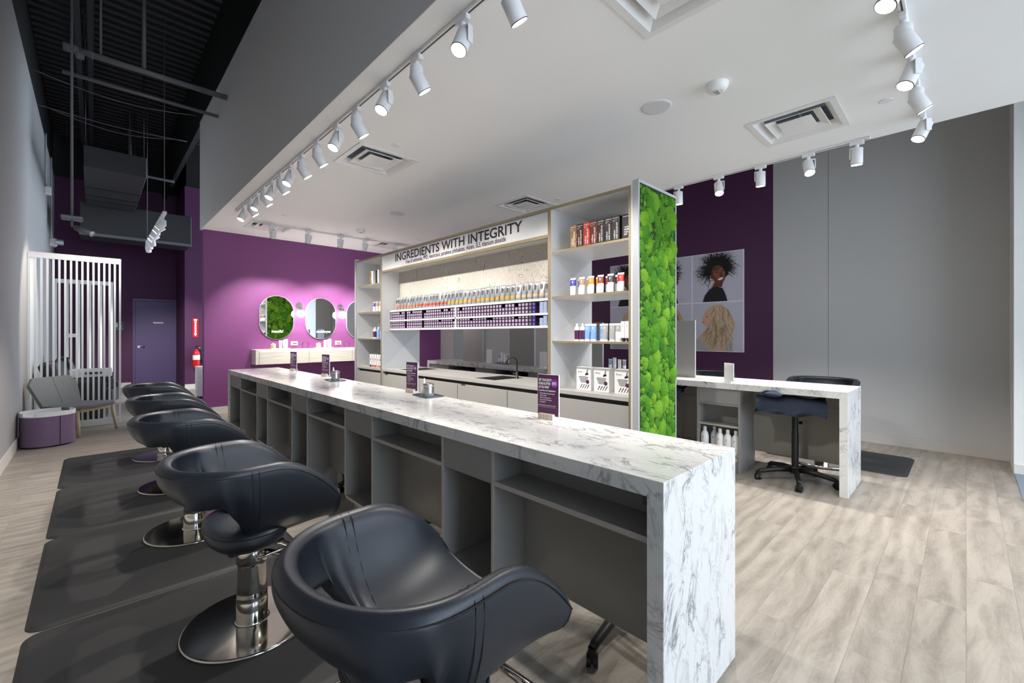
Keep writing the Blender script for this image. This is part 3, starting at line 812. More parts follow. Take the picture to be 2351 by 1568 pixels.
mat_at(5.76, .40, 6.70, 1.66, 'black floor mat behind the right marble counter')

# ------------------------------------------------------------------ rolling stools
def make_stool(label, loc, rz, seat_z=.79):
    t = thing('rolling_stool', label, 'stool', loc, rz, 'black rolling stools')
    for k in range(5):
        a = 2 * PI * k / 5; A = Matrix.Rotation(a, 4, 'Z')
        b = MB(); b.tube([(.03, 0, .115), (.16, 0, .11), (.31, 0, .085), (.33, 0, .075)], [.026, .024, .02, .018], 'black_plastic', 10, T=A); lg = b.build('leg', t)
        b = MB(); b.cyl((.33, 0, .045), .02, .035, 'black_plastic', 14, T=A)
        Tc = A @ Matrix.Translation((.33, 0, 0)) @ Matrix.Rotation(.5 + k * 1.1, 4, 'Z')
        b.cyl((.0, -.024, .028), .028, .018, 'black_plastic', 20, 'y', T=Tc); b.cyl((.0, .006, .028), .028, .018, 'black_plastic', 20, 'y', T=Tc); b.box(-.02, -.006, .02, .02, .006, .05, 'black_plastic', T=Tc)
        b.build('caster', lg)
    b = MB(); b.lathe([(.045, .08), (.045, .14), (.03, .15)], 'black_plastic', 24); b.build('hub', t)
    b = MB(); b.lathe([(.029, .13), (.029, .46), (.0255, .47), (.0255, seat_z - .07)], 'black_plastic', 24); b.build('column', t)
    b = MB(); b.cyl((0, -.05, .56), .004, .04, 'steel', 8, 'y'); b.cyl((0, -.068, .56), .016, .018, 'black_plastic', 16, 'y'); b.build('knob', t)
    b = MB(); b.lathe([(.06, seat_z - .07), (.12, seat_z - .06), (.165, seat_z - .05), (.18, seat_z - .03), (.178, seat_z - .01), (.15, seat_z)], 'leather_dark', 36); b.build('seat', t)
    return t
st = make_stool('black rolling stool under a dark towel at the near right counter end', (4.87, 1.14, 0), .95)
for x, y, rz, l in ((4.88, 2.43, .4, 'black rolling stool hidden mostly by the moss panel'), (4.88, 4.95, .3, 'black rolling stool seen through the display gap behind the faucet'), (4.88, 6.15, .7, 'black rolling stool seen through the display gap, left of the faucet'),
                    (1.86, 1.13, 3.23, 'black rolling stool under the near end of the left counter'), (1.92, 2.44, 2.356, 'black rolling stool whose casters show under the second knee space'), (1.88, 3.70, 2.6, 'black rolling stool whose caster shows under the third knee space')):
    dup(st, (x, y, 0), rz, l)
def towel(name, pts, w, label, T):
    """cloth strip following pts (profile y,z) with width along x"""
    b = MB(); n = 18; vs = []; fs = []
    m = len(pts)
    for side in (0, 1):
        for i in range(n + 1):
            u = i / n
            for j, (y, z) in enumerate(pts):
                wv = .010 * math.sin(u * 9 + j * .9) + .007 * math.sin(u * 17 + j * 2)
                vs.append(((u - .5) * w + .01 * math.sin(j), y + wv * .6, z + wv + (.006 if side else 0)))
    st_ = (n + 1) * m
    for side in (0, 1):
        for i in range(n):
            for j in range(m - 1):
                q = (side * st_ + i * m + j, side * st_ + i * m + j + 1, side * st_ + (i + 1) * m + j + 1, side * st_ + (i + 1) * m + j)
                fs.append(q if side else q[::-1])
    for i in range(n):
        for j in (0, m - 1): fs.append((i * m + j, (i + 1) * m + j, st_ + (i + 1) * m + j, st_ + i * m + j))
    b.add(vs, fs, 'towel', True, T)
    return tag(b.build(name), label, 'towel', 'dark towels on the stools')
prof = [(-.31, .62), (-.27, .66), (-.23, .72), (-.19, .785), (-.1, .80), (.05, .80), (.17, .795), (.20, .75), (.215, .68)]
R = Matrix.Rotation(math.radians(102), 4, 'Z')
prof = [(-.20, .66), (-.195, .71), (-.18, .775), (-.1, .80), (0, .803), (.1, .80)]
towel('towel', prof, .56, 'dark blue towel draped over the stool at the near end of the right counter', Matrix.Translation((4.85, 1.17, 0)) @ Matrix.Rotation(math.radians(-80), 4, 'Z'))
towel('towel', prof, .42, 'dark checked towel hanging on the stool right behind the moss panel', Matrix.Translation((4.88, 2.43, 0)) @ Matrix.Rotation(math.radians(-85), 4, 'Z'))
towel('towel', prof, .40, 'dark towel on the stool seen just behind the faucet', Matrix.Translation((4.88, 4.95, 0)) @ Matrix.Rotation(math.radians(-90), 4, 'Z'))
towel('towel', prof, .40, 'dark towel on the stool seen through the left of the display gap', Matrix.Translation((4.88, 6.15, 0)) @ Matrix.Rotation(math.radians(-90), 4, 'Z'))
b = MB(); b.blob((0, 0, 0), (.05, .085, .025), 'towel'); b.blob((.02, .02, .012), (.04, .07, .02), 'towel'); b.tube([(.04, -.07, .0), (.02, -.02, .028), (-.01, .05, .03), (-.03, .08, .01)], .008, 'towel', 8)
tag(b.build('folded_cloth', loc=(4.625, 1.27, .845)), 'folded dark cloth lying on the towel of the near right stool', 'cloth')

# ------------------------------------------------------------------ product display wall
DX0, DX1 = 3.033, 3.667
Y0, Y1, Y2, Y3 = 1.817, 2.66, 5.91, 6.745
ZU = 2.578
t = thing('product_display', 'tall white product display unit with gold edges and the lettered header', 'display unit', (0, 0, 0))
g = .018
b = MB()
def gold(b, y0, z0, y1, z1): b.box(DX0 - .003, y0, z0, DX0, y1, z1, 'gold_edge')
for y in (Y0, Y1 - g, Y1, Y2 - g, Y2, Y3 - g):
    b = MB(); b.box(DX0, y, .0, DX1, y + g, ZU - g, 'lam_white'); gold(b, y + .0005, .0, y + g - .0005, ZU - .0262); b.build('upright_panel', t)
b = MB()
for a, c_ in ((Y0, Y1), (Y1, Y2), (Y2, Y3)):
    b.box(DX0, a, ZU - g, DX1, c_, ZU, 'lam_white')
b.box(DX0 - .003, Y0, ZU - .026, DX0 - .0002, Y3, ZU, 'gold_edge'); b.build('top_panel', t)
# triangle pattern on the inner faces of the uprights
b = MB()
def tri(y, sgn, cells, x0=DX0 + .02, x1=DX1 - .01):
    for z0, z1 in cells:
        zc = (z0 + z1) / 2; xc = (x0 + x1) / 2
        b.add([(x0, y, z1), (x1, y, z1), (xc, y, zc)], [(0, 1, 2) if sgn > 0 else (2, 1, 0)], 'lam_white2')
        b.add([(x0, y, z0), (xc, y, zc), (x0, y, z1)], [(0, 1, 2) if sgn > 0 else (2, 1, 0)], 'lam_grey2')
mat('lam_grey2', '#d6d6d8', 0.35)
cells = [(.92, 1.33), (1.36, 1.74), (1.77, 2.15)]
for yq, cq in ((Y1 - g - .0008, cells), (Y3 - g - .0008, cells), (Y2 - .0008 - g, [(.92, 1.46)])):
    b = MB(); tri(yq, -1, cq); b.build('triangle_pattern', t)
for a, c_ in ((Y0 + g, Y1 - g), (Y2 + g, Y3 - g)):
    for z in (1.334, 1.741, 2.158):
        b = MB(); b.box(DX0 + .02, a, z, DX1 - .02, c_, z + .018, 'lam_white'); b.box(DX0 + .017, a, z, DX0 + .02, c_, z + .018, 'gold_edge'); b.build('shelf', t)
b = MB(); b.box(DX1 - .012, 2.24, 2.176, DX1, Y1 - g, ZU - g, 'lam_white'); b.box(DX1 - .012, Y2 + g, .95, DX1, Y3 - g, ZU - g, 'lam_white'); b.build('back_panel', t)
# header
b = MB(); b.box(DX0 + .012, Y1 + g, 2.335, DX0 + .03, Y2 - g, ZU - .024, 'lam_white'); b.box(DX0 - .003, Y1 + g, 2.306, DX0 + .03, Y2 - g, 2.335, 'gold_edge'); hd = b.build('header_panel', t)
HY0, HY1, HY2, HY3 = 5.53, 3.02, 5.24, 3.26
b = MB(); RT, UPV = (0, -1, 0), (0, 0, 1)
b.text_fit('INGREDIENTS WITH INTEGRITY', (DX0 + .0115, HY0, 2.428), RT, UPV, .150, HY0 - HY1, 'ink', bold=.02)
b.text_fit('Free of: ammonia, PPD, resorcinol, parabens phthalates, gluten, SLS, titanium dioxide', (DX0 + .0115, HY2, 2.366), RT, UPV, .072, HY2 - HY3, 'ink', bold=.02)
b.build('header_lettering', hd)
b = MB(); b.box(3.31, Y1 + g, 1.475, 3.33, Y2 - g, 2.335, 'swirl'); b.box(3.33, Y1 + g, 1.475, 3.335, Y2 - g, 2.56, 'lam_white'); b.box(DX0 + .03, Y1 + g, 2.335, 3.31, Y2 - g, 2.35, 'lam_white'); b.build('swirl_back_panel', t)
# box shelving rails
XB = 3.15
b = MB()
for z0, z1 in ((1.475, 1.497), (1.600, 1.620), (1.738, 1.762)): b.box(XB, Y1 + g, z0, 3.31, Y2 - g, z1, 'lam_white')
b.box(XB, 4.255, 1.497, 3.31, 4.275, 1.738, 'lam_white'); b.box(XB, Y1 + g, 1.475, 3.31, Y1 + g + .012, 1.762, 'lam_white'); b.box(XB, Y2 - g - .012, 1.475, 3.31, Y2 - g, 1.762, 'lam_white')
b.build('pigeonhole_rack', t)
# lower cabinets + slab
b = MB()
for a, c_ in ((Y0 + g, Y1 - g), (Y2 + g, Y3 - g)): b.box(DX0 + .004, a, .880, DX1, c_, .914, 'slab_grey', c=.001)
b.box(DX0 + .004, Y1 + g, .88, 3.14, Y2 - g, .914, 'slab_grey'); b.box(3.56, Y1 + g, .88, DX1, Y2 - g, .914, 'slab_grey')
SK = [(3.54, 3.86), (5.25, 5.57)]
yy = [Y1 + g, SK[0][0], SK[0][1], SK[1][0], SK[1][1], Y2 - g]
for k in (0, 2, 4): b.box(3.14, yy[k], .88, 3.56, yy[k + 1], .914, 'slab_grey')
b.build('worktop', t)
b = MB()
for a, c_ in ((Y0 + g, Y1 - g), (Y1 + g, Y2 - g), (Y2 + g, Y3 - g)):
    b.box(DX0 + .05, a, .08, DX1 - .02, c_, .68, 'lam_grey'); b.box(DX0 + .05, a, .84, DX0 + .06, c_, .88, 'gap_dark'); b.box(DX0 + .07, a, 0, DX1 - .07, c_, .08, 'gap_dark')
    b.box(DX0 + .05, a, .68, DX0 + .06, c_, .84, 'lam_grey')
b.build('base_carcass', t)
for a, c_ in ((Y0 + g + .006, Y1 - g - .006), (Y1 + g + .02, 3.23), (3.24, 4.07), (4.08, 4.90), (4.91, Y2 - g - .02), (Y2 + g + .02, Y3 - g - .02)):
    b = MB(); b.box(DX0 + .008, a, .09, DX0 + .026, c_, .842, 'lam_grey', c=.001); dr = b.build('cabinet_door', t)
    if a in (3.24, 4.91):
        b = MB(); b.box(DX0 - .004, c_ - .14, .846, DX0 + .02, c_ - .06, .852, 'steel'); b.build('latch', dr)
# sinks and faucets
for k, (a, c_) in enumerate(SK):
    b = MB()
    x0, x1 = 3.14, 3.56
    b.box(x0, a, .73, x0 + .008, c_, .914, 'steel'); b.box(x1 - .008, a, .73, x1, c_, .914, 'steel'); b.box(x0, a, .73, x1, a + .008, .914, 'steel'); b.box(x0, c_ - .008, .73, x1, c_, .914, 'steel'); b.box(x0, a, .722, x1, c_, .73, 'steel')
    b.cyl(((x0 + x1) / 2, (a + c_) / 2, .73), .03, .003, 'chrome', 20)
    b.box(x0 - .012, a - .012, .914, x0, c_ + .012, .916, 'chrome'); b.box(x1, a - .012, .914, x1 + .012, c_ + .012, .916, 'chrome'); b.box(x0, a - .012, .914, x1, a, .916, 'chrome'); b.box(x0, c_, .914, x1, c_ + .012, .916, 'chrome')
    tag(b.build('steel_sink'), ['square steel sink below the black faucet', 'square steel sink near the left end of the display worktop'][k], 'sink', 'steel sinks in the display worktop')
t = thing('faucet', 'black gooseneck faucet standing beside the near steel sink', 'faucet', (3.44, 3.50, .914), 0)
b = MB(); b.lathe([(.032, 0), (.032, .006), (.024, .012), (.024, .12), (.020, .125)], 'black_plastic', 24); b.build('body', t)
b = MB(); pts = [(0, 0, .1), (0, 0, .26)] + [(0, .085 - .085 * math.cos(a), .28 + .085 * math.sin(a)) for a in [PI * k / 12 for k in range(13)]] + [(0, .17, .25)]
R_ = Matrix.Rotation(math.radians(38), 4, 'Z'); b.tube(pts, .0125, 'black_plastic', 14, T=R_); b.build('spout', t)
b = MB(); b.cyl((0, .02, .085), .018, .05, 'black_plastic', 16, 'y', T=R_); b.tube([(0, .06, .09), (0, .065, .16)], .005, 'black_plastic', 8, T=R_); b.build('lever', t)
t.scale = (.66, .66, .66)

# moss panel
t = thing('moss_panel', 'tall bright green moss panel in a silver frame at the end of the display', 'moss panel', (DX0, 1.749, 0))
mw = DX1 - DX0; mh = 2.612
b = MB(); b.box(.016, .012, 0, mw - .016, .053, mh - .022, 'silver'); b.box(0, 0, 0, .016, .053, mh, 'silver'); b.box(mw - .016, 0, 0, mw, .053, mh, 'silver'); b.box(.0, .053, 0, mw, .066, mh - .02, 'lam_white'); b.box(.016, 0, mh - .022, mw - .016, .053, mh, 'silver'); b.build('frame', t)
b = MB(); cl = []; tones = []
tries = 0
while tries < 15000:
    tries += 1
    r = random.choice([.020, .025, .03, .036, .044]) if tries > 260 else random.uniform(.045, .07)
    x = random.uniform(.02 + r * .6, mw - .02 - r * .6); z = random.uniform(.3, mh - .03 - r * .7)
    if any((x - q[0]) ** 2 + ((z - q[1]) * .85) ** 2 < ((r + q[2]) * .62) ** 2 for q in cl): continue
    cl.append((x, z, r))
for x, z, r in cl:
    n, k = 16, 6; vs = []; fs = []
    rz_ = r * random.uniform(1.05, 1.5); dp = .018 + r * random.uniform(.40, .62); tl = random.uniform(-.35, .35)
    ph = random.uniform(0, 6)
    for i in range(k + 1):
        e = PI / 2 * i / k
        for j in range(n):
            a = 2 * PI * j / n
            w_ = 1 + .08 * math.sin(3 * a + ph) + .05 * math.sin(5 * a + 2 * ph)
            px, pz = r * math.cos(e) * math.cos(a) * w_, rz_ * math.cos(e) * math.sin(a) * w_
            px, pz = px * math.cos(tl) - pz * math.sin(tl), px * math.sin(tl) + pz * math.cos(tl)
            vs.append((min(mw - .01, max(.01, x + px * 1.12)), .026 - dp * math.sin(e), z + pz * 1.12))
    for i in range(k):
        for j in range(n): fs.append((i * n + j, i * n + (j + 1) % n, (i + 1) * n + (j + 1) % n, (i + 1) * n + j))
    b.add(vs, fs, 'moss', True); tones += [random.uniform(.0, .38)] * len(vs)
o = b.build('moss', t)
bb = MB(); bb.box(.016, .004, 0, mw - .016, .0115, mh - .022, 'moss_back'); bb.build('backing', t)
mat_done = True
at = o.data.attributes.new('tone', 'FLOAT', 'POINT'); at.data.foreach_set('value', tones)
tx = bpy.data.textures.new('clouds', 'CLOUDS'); tx.noise_scale = .011
subsurf(o, 1)
dm = o.modifiers.new('d', 'DISPLACE'); dm.texture = tx; dm.strength = .016; dm.texture_coords = 'LOCAL'
dup(t, (DX1, 6.81, 0), PI, 'green moss panel at the far display end, seen only in the left mirror')

# ------------------------------------------------------------------ colour boxes in the rack
def box_mesh(name, face, lab):
    b = MB(); b.box(0, -.0225, 0, .13, .0225, .0368, face, c=.001)
    if lab: b.box(-.0008, -.0145, .0065, 0, .0145, .0305, lab); b.box(-.0012, -.006, .012, -.0008, .006, .025, 'label_line')
    me = b.build(name); return me
mat('label_line', '#8f7f95', 0.5)
protos = {}
for key, f_, l_ in (('purple', 'purple_box', 'label_pale'), ('dim', 'purple_box', 'outlet_grey'), ('blue', 'purple_box', 'blue_label'), ('light blue', 'lblue', 'label_pale')):
    protos[key] = box_mesh('color_box', f_, l_)
cols = []
# left bay columns Y from 5.78 down to 4.28 , right bay from 4.25 down to 2.70
def bay(u0, u1, seq):
    n = len(seq); w = (u0 - u1) / n
    return [(u0 - (i + .5) * w, w, s_) for i, s_ in enumerate(seq)]
seqL = ['p'] * 8 + ['-'] + ['p'] * 8 + ['-'] + ['p'] * 14
seqR = ['p'] * 24 + ['d', 'b', '-', 'l', 'l', '=', 'l']
missing = {(0, 0): [5, 11, 19, 25 + 1, 28], (0, 1): [1, 16, 20], (1, 0): [24], (1, 1): [5, 11, 12, 20, 27 - 0]}
rows = [(1.6205, 0), (1.4975, 1)]
n_ = 0; rest = MB(); colour = {'p': 'purple', 'd': 'dim', 'b': 'blue', 'l': 'light blue'}
first = {k: True for k in protos}
allb = []
for bi, (u0, u1, seq) in enumerate(((5.855, 4.285, seqL), (4.245, 2.705, seqR))):
    cc = bay(u0, u1, seq)
    for ri, (z0, _) in enumerate(rows):
        miss = missing.get((bi, 0), []) if ri == 0 else missing.get((bi, 1), [])
        if bi == 0: miss = [5, 11, 18, 26, 29] if ri == 0 else [25, 31]
        else: miss = [1, 16, 20] if ri == 0 else [5, 11, 12, 20, 27]
        for ci, (y, w, s_) in enumerate(cc):
            for lv in range(3):
                if s_ in '-=': continue
                if ci in miss and lv == 2: continue
                allb.append((bi, ri, ci, lv, y, z0 + .0006 + lv * .0376, s_, w))
allb.sort(key=lambda q: q[4])
pos = ['bottom', 'middle', 'top']
for q in allb[:300]:
    bi, ri, ci, lv, y, z, s_, w = q
    key = colour[s_]
    o = protos[key] if first[key] else protos[key].copy()
    if not first[key]: C.objects.link(o)
    first[key] = False
    o.location = (XB + .012, y, z)
    tag(o, '%s box, %s column %s of the divider, %s shelf, %s layer' % (key, nth((len(seqL) - ci) if bi == 0 else ci + 1), ['left', 'right'][bi], ['upper', 'lower'][ri], pos[lv]), 'box', 'hair colour boxes in the rack')
for q in allb[300:]:
    bi, ri, ci, lv, y, z, s_, w = q
    x = XB + .012
    rest.box(x, y - .0215, z, x + .13, y + .0215, z + .0368, 'purple_box'); rest.box(x - .0008, y - .0145, z + .0065, x, y + .0145, z + .0305, 'label_pale')
tag(rest.build('color_box_rows'), 'farthest purple hair colour boxes with pale labels at the left end of the rack', 'boxes', 'hair colour boxes in the rack', 'stuff')
# divider slabs (side faces of blue and purple stacks)
# ------------------------------------------------------------------ pouches on top of the rack
def pouch(band):
    b = MB(); n = 12; vs = []; fs = []
    lv = [(.004, .030, .021), (.03, .033, .022), (.06, .034, .020), (.11, .034, .014), (.15, .034, .007), (.165, .034, .0025), (.178, .035, .002)]
    for z, hy_, hx in lv:
        for i in range(n):
            a = 2 * PI * i / n
            vs.append((hx * math.cos(a), hy_ * math.sin(a), z))
    for k in range(len(lv) - 1):
        for i in range(n): fs.append((k * n + i, k * n + (i + 1) % n, (k + 1) * n + (i + 1) % n, (k + 1) * n + i))
    fs.append(list(range(n))[::-1])
    b.add(vs, fs[:n * 1], 'pouch', True)
    b2 = len(b.v)
    b.add(vs, fs[n:2 * n], band, True); b.add(vs, fs[2 * n:4 * n] , 'pouch', True); b.add(vs, fs[4 * n:], 'pouch_top', True)
    b.box(-.0215, -.010, .10, -.0125, .010, .145, 'outlet_grey')
    return b.build('hair_color_pouch')
pp = {k: pouch(k) for k in ('b_orange', 'b_red', 'b_yellow', 'b_beige')}
used = set(); NP = 38
nm = {'b_orange': 'orange', 'b_red': 'red', 'b_yellow': 'yellow', 'b_beige': 'beige'}
for i in range(NP):
    y = 5.79 - (i + .5) * (5.79 - 2.70) / NP
    k = 'b_orange' if i < 8 else ('b_red' if i < 16 else ('b_yellow' if i < 22 else ('b_orange' if i < 23 else ('b_yellow' if i < 31 else 'b_beige'))))
    o = pp[k] if k not in used else pp[k].copy()
    if k in used: C.objects.link(o)
    used.add(k)
    o.location = (XB + .045, y, 1.762 - .003); o.rotation_euler = (0, random.uniform(-.03, .12), random.uniform(-.12, .12)); o.scale = (1, 1, random.uniform(.99, 1.05))
    tag(o, 'silvery pouch with %s band, %s from the left on top of the box rack' % (nm[k], nth(i + 1)), 'pouch', 'hair colour pouches above the rack')

# ------------------------------------------------------------------ products on the towers
def carton(name, w, d, h, face, loc, label, group, txt=True, art=None, side=None):
    t = thing(name, label, 'box', loc, 0, group)
    b = MB(); b.box(0, -w / 2, 0, d, w / 2, h, side or face, c=.001); b.box(-.0006, -w / 2 + .001, .001, 0, w / 2 - .001, h - .001, face); b.build('carton', t)
    if txt:
        b = MB()
        if art:
            for k in range(5):
                y = random.uniform(-w * .35, w * .35); z = random.uniform(h * .05, h * .7)
                b.add([(-.001, y, z), (-.001, y - .012, z + .05), (-.001, y - .02, z + .055), (-.001, y - .006, z - .01)], [(0, 1, 2, 3)], art)
        b.box(-.0015, -w * .4, h * .9, -.0006, w * .4, h * .915, 'paper')
        b.text('radiant', (-.0017, w * .06, h * .10), (0, 0, 1), (0, 1, 0), .026, 'paper')
        b.text('HAIR COLOR KIT', (-.0017, -w * .24, h * .10), (0, 0, 1), (0, 1, 0), .0175, 'paper', bold=.025)
        b.text('permanent', (-.0017, w * .38, h * .82), (0, -1, 0), (0, 0, 1), .009, 'paper'); b.text('color', (-.0017, w * .38, h * .77), (0, -1, 0), (0, 0, 1), .009, 'paper')
        b.build('printing', t)
    return t
mat('c_blond', '#8a6b4a', .4); mat('c_brown', '#33231f', .4); mat('c_red', '#a8301c', .4); mat('c_dkred', '#55201c', .4); mat('c_black', '#1c1b1c', .4); mat('c_art1', '#c7a06a', .4); mat('c_art2', '#d8552a', .4); mat('c_art3', '#7a4036', .4)
ZS = [1.352, 1.759, 2.176]
cols_ = [('c_blond', 'c_art1', 'blond-haired'), ('c_brown', 'c_art3', 'dark brown'), ('c_red', 'c_art2', 'bright red'), ('c_dkred', 'c_art2', 'deep red'), ('c_black', 'c_art3', 'black with reddish strand'), ('c_black', 'c_art3', 'black with faint strand'), ('c_black', 'c_brown', 'plain black')]
for i, (f_, a_, w_) in enumerate(cols_):
    carton('hair_color_kit', .0715, .09, .212, f_, (3.10, 2.436 - i * .0735, ZS[2]), '%s hair kit box, %s from left on the top right shelf' % (w_, nth(i + 1)), 'hair colour kits on the top right shelf', True, a_)
t = carton('hair_color_kit', .10, .075, .212, 'c_black', (3.115, 1.896, ZS[2]), 'black hair colour kit turned sideways at the right end of the top shelf', 'hair colour kits on the top right shelf', False)
b = MB(); b.text('radiant', (-.0012, .03, .10), (0, -1, 0), (0, 0, 1), .022, 'paper'); b.text('HAIR', (-.0012, .03, .08), (0, -1, 0), (0, 0, 1), .02, 'paper', bold=.02); b.text('COLOR', (-.0012, .03, .06), (0, -1, 0), (0, 0, 1), .02, 'paper', bold=.02); b.text('KIT', (-.0012, .03, .04), (0, -1, 0), (0, 0, 1), .02, 'paper', bold=.02); b.box(-.0015, -.03, .19, -.0006, .04, .194, 'paper'); b.build('printing', t)
def tube_mesh(w, h, c1, c2, capm='white_gloss', diag=True):
    """squeeze tube standing on its cap; coloured band at the flat top"""
    b = MB(); n = 16; vs = []; fs = []; R0 = w * .42
    lv = [(.0, R0 * .95, R0 * .95), (.018, R0 * .95, R0 * .95), (.019, R0, R0), (h * .35, w * .46, R0 * .85), (h * .54, w * .485, R0 * .6), (h * .9, w * .5, .004), (h, w * .5, .0025)]
    for z, hy_, hx in lv:
        for i in range(n):
            a = 2 * PI * i / n; vs.append((hx * math.cos(a), hy_ * math.sin(a), z))
    for k in range(len(lv) - 1):
        for i in range(n): fs.append((k * n + i, k * n + (i + 1) % n, (k + 1) * n + (i + 1) % n, (k + 1) * n + i))
    b.add(vs, fs[:2 * n], capm, True); b.add(vs, fs[2 * n:4 * n], c2, True); b.add(vs, fs[4 * n:5 * n], c1, True); b.add(vs, fs[5 * n:], capm, True)
    b.box(-R0 * .5, -.004, h * .7, -R0 * .5 + .006, .004, h * .82, capm)
    return b
for i_, (c_, nme) in enumerate((('#2a2fa8', 'blue'), ('#a5805a', 'tan'), ('#e0871a', 'orange'), ('#7e3014', 'rust brown'), ('#3a2a2c', 'dark brown'), ('#cf1d1a', 'red'))):
    mat('tb%d' % i_, c_, .35)
    for j in (0, 1):
        if i_ == 5 and j == 1: continue
        o = tube_mesh(.062, .155, 'tb%d' % i_, 'white_gloss').build('color_mask_tube', loc=(3.10 + j * .10, 2.437 - i_ * .098 - j * .012, ZS[1]))
        tag(o, '%s-topped white tube %s on the second shelf right of the header' % (nme, ['in the front row', 'in the row behind']['01'.index(str(j))]), 'tube', 'colour-topped tubes on the second right shelf')
def bottle(name, r, h, m, capm, loc, label, group, band=None, num=None):
    t = thing(name, label, 'bottle', loc, 0, group)
    b = MB(); b.lathe([(r * .95, 0), (r, .004), (r, h * .70), (r * .8, h * .80), (r * .4, h * .86), (r * .4, h * .88)], m, 24)
    if band: b.lathe([(r * 1.01, h * .10), (r * 1.01, h * .62)], band, 24, cap=False)
    if num: b.text('20', (-r - .0008, .016, h * .34), (0, -1, 0), (0, 0, 1), .03, 'ink'); b.text('S', (-r - .0008, .010, h * .62), (0, -1, 0), (0, 0, 1), .028, 'ink')
    b.build('body', t)
    b = MB(); b.lathe([(r * .45, h * .875), (r * .45, h * .97), (r * .3, h)], capm, 20); b.build('cap', t)
    return t
for i in range(2): bottle('purple_bottle', .024, .155, 'white_gloss', 'white_gloss', (3.11, 2.40 - i * .062, ZS[0]), 'white bottle with purple band, %s on the third right shelf' % ['leftmost', 'second from left'][i], 'purple banded bottles', 'sign_purple')
mat('tube_blue', '#7fa6d8', .35); mat('tube_grey', '#a2a3a3', .35)
for i, (y, c_, l) in enumerate(((2.285, 'tube_blue', 'pale blue tube beside the purple bottles'), (2.222, 'tube_blue', 'pale blue tube, second of the blue pair'), (2.165, 'tube_blue', 'pale blue tube half behind the grey ones'), (2.105, 'tube_grey', 'light grey tube left of centre on the third right shelf'), (2.035, 'tube_grey', 'light grey tube in the middle of the third right shelf'), (1.975, 'tube_grey', 'light grey tube beside the white box on the third right shelf'))):
    tag(tube_mesh(.060, .150, c_, c_ if i < 5 else 'white_gloss').build('hair_care_tube', loc=(3.11 + (.05 if i == 2 else 0), y, ZS[0])), l, 'tube', 'blue and grey tubes on the third right shelf')
for i, y in enumerate((1.925, 1.885)):
    b = MB(); b.box(0, -.018, .03, .04, .018, .165, 'paper', c=.002); b.cyl((.02, 0, 0), .012, .03, 'black_plastic', 14); b.text('S', (-.0008, .006, .12), (0, -1, 0), (0, 0, 1), .02, 'ink')
    tag(b.build('serum_box', loc=(3.09, y, ZS[0])), 'slim white serum carton, %s at the right end of the third shelf' % ['left one', 'right one'][i], 'box', 'white serum cartons')
for i, y in enumerate((2.375, 2.185, 1.975)):
    t = thing('root_kit_box', 'white kit box printed with a bowl and brush, %s on the worktop' % ['left', 'middle', 'right'][i], 'box', (3.17, y, .9145), 0.0 + .0, 'bowl and brush kit boxes')
    b = MB(); b.box(0, -.078, 0, .10, .078, .205, 'paper', c=.001); b.box(-.0006, -.077, .185, 0, .077, .204, 'tube_grey'); b.build('carton', t)
    b = MB(); b.add([(-.001, .05, .115), (-.001, -.05, .115), (-.001, -.03, .065), (-.001, .028, .065)], [(0, 1, 2, 3)], 'tube_grey')
    b.tube([(-.001, .05, .117), (-.001, 0, .122), (-.001, -.05, .117)], .002, 'outlet_grey', 5)
    b.add([(-.0012, -.02, .13), (-.0012, -.055, .14), (-.0012, -.05, .155), (-.0012, -.02, .148)], [(0, 1, 2, 3)], 'ink_black'); b.add([(-.0012, -.03, .15), (-.0012, -.045, .153), (-.0012, -.05, .19), (-.0012, -.042, .19)], [(0, 1, 2, 3)], 'outlet_grey')
    b.cyl((-.0016, -.045, .075), .018, .001, 'sign_purple', 20, 'x')
    for k in range(4):
        y0_ = .04 - k * .025; b.add([(-.0012, y0_, .012), (-.0012, y0_ - .006, .012), (-.0012, y0_ - .03, .05), (-.0012, y0_ - .022, .052)], [(0, 1, 2, 3)], 'ink_black')
    b.text('Brush', (-.0012, .06, .155), (0, -1, 0), (0, 0, 1), .022, 'outlet_grey')
    b.build('printing', t)
# left tower
carton('tall_kit_box', .11, .09, .205, 'paper', (3.08, 6.32, ZS[2]), 'white kit box with copper hair on the top left shelf', 'kit boxes on the top left shelf', False)
kb = bpy.data.objects[-1] if False else [o for o in bpy.data.objects if o.get('label') == 'white kit box with copper hair on the top left shelf'][0]
b = MB(); b.prism([(-.055, .0), (.03, 0), (.0, .08), (.01, .14), (-.0, .2), (-.055, .2)], -.0012, -.0007, 'c_blond', 'x', T=Matrix.Scale(-1, 4, (0, 1, 0)))
b.build('hair_print', kb)
b = MB(); b.box(0, -.05, 0, .09, .05, .205, 'paper', c=.001); b.box(-.001, -.01, .001, 0, .049, .204, 'c_black'); tag(b.build('tall_kit_box', loc=(3.08, 6.13, ZS[2])), 'white kit box with a black front beside the gold post', 'box', 'kit boxes on the top left shelf')
for i, k in enumerate((0, 1, 2, 3)):
    tag(tube_mesh(.055, .15, 'tb%d' % k, 'white_gloss').build('color_mask_tube', loc=(3.12, 6.30 - i * .095, ZS[1])), '%s-topped tube on the far left tower shelf' % ['blue', 'tan', 'orange', 'rust brown'][i], 'tube', 'tubes on the far left tower')
bottle('purple_bottle', .028, .17, 'white_gloss', 'white_gloss', (3.12, 6.28, ZS[0]), 'white bottle with purple band on the far left tower', None, 'sign_purple')
bottle('purple_bottle', .028, .17, 'tube_blue', 'white_gloss', (3.12, 6.16, ZS[0]), 'pale blue bottle on the far left tower', None)
bottle('purple_bottle', .028, .17, 'white_gloss', 'white_gloss', (3.12, 6.05, ZS[0]), 'plain white bottle on the far left tower', None)
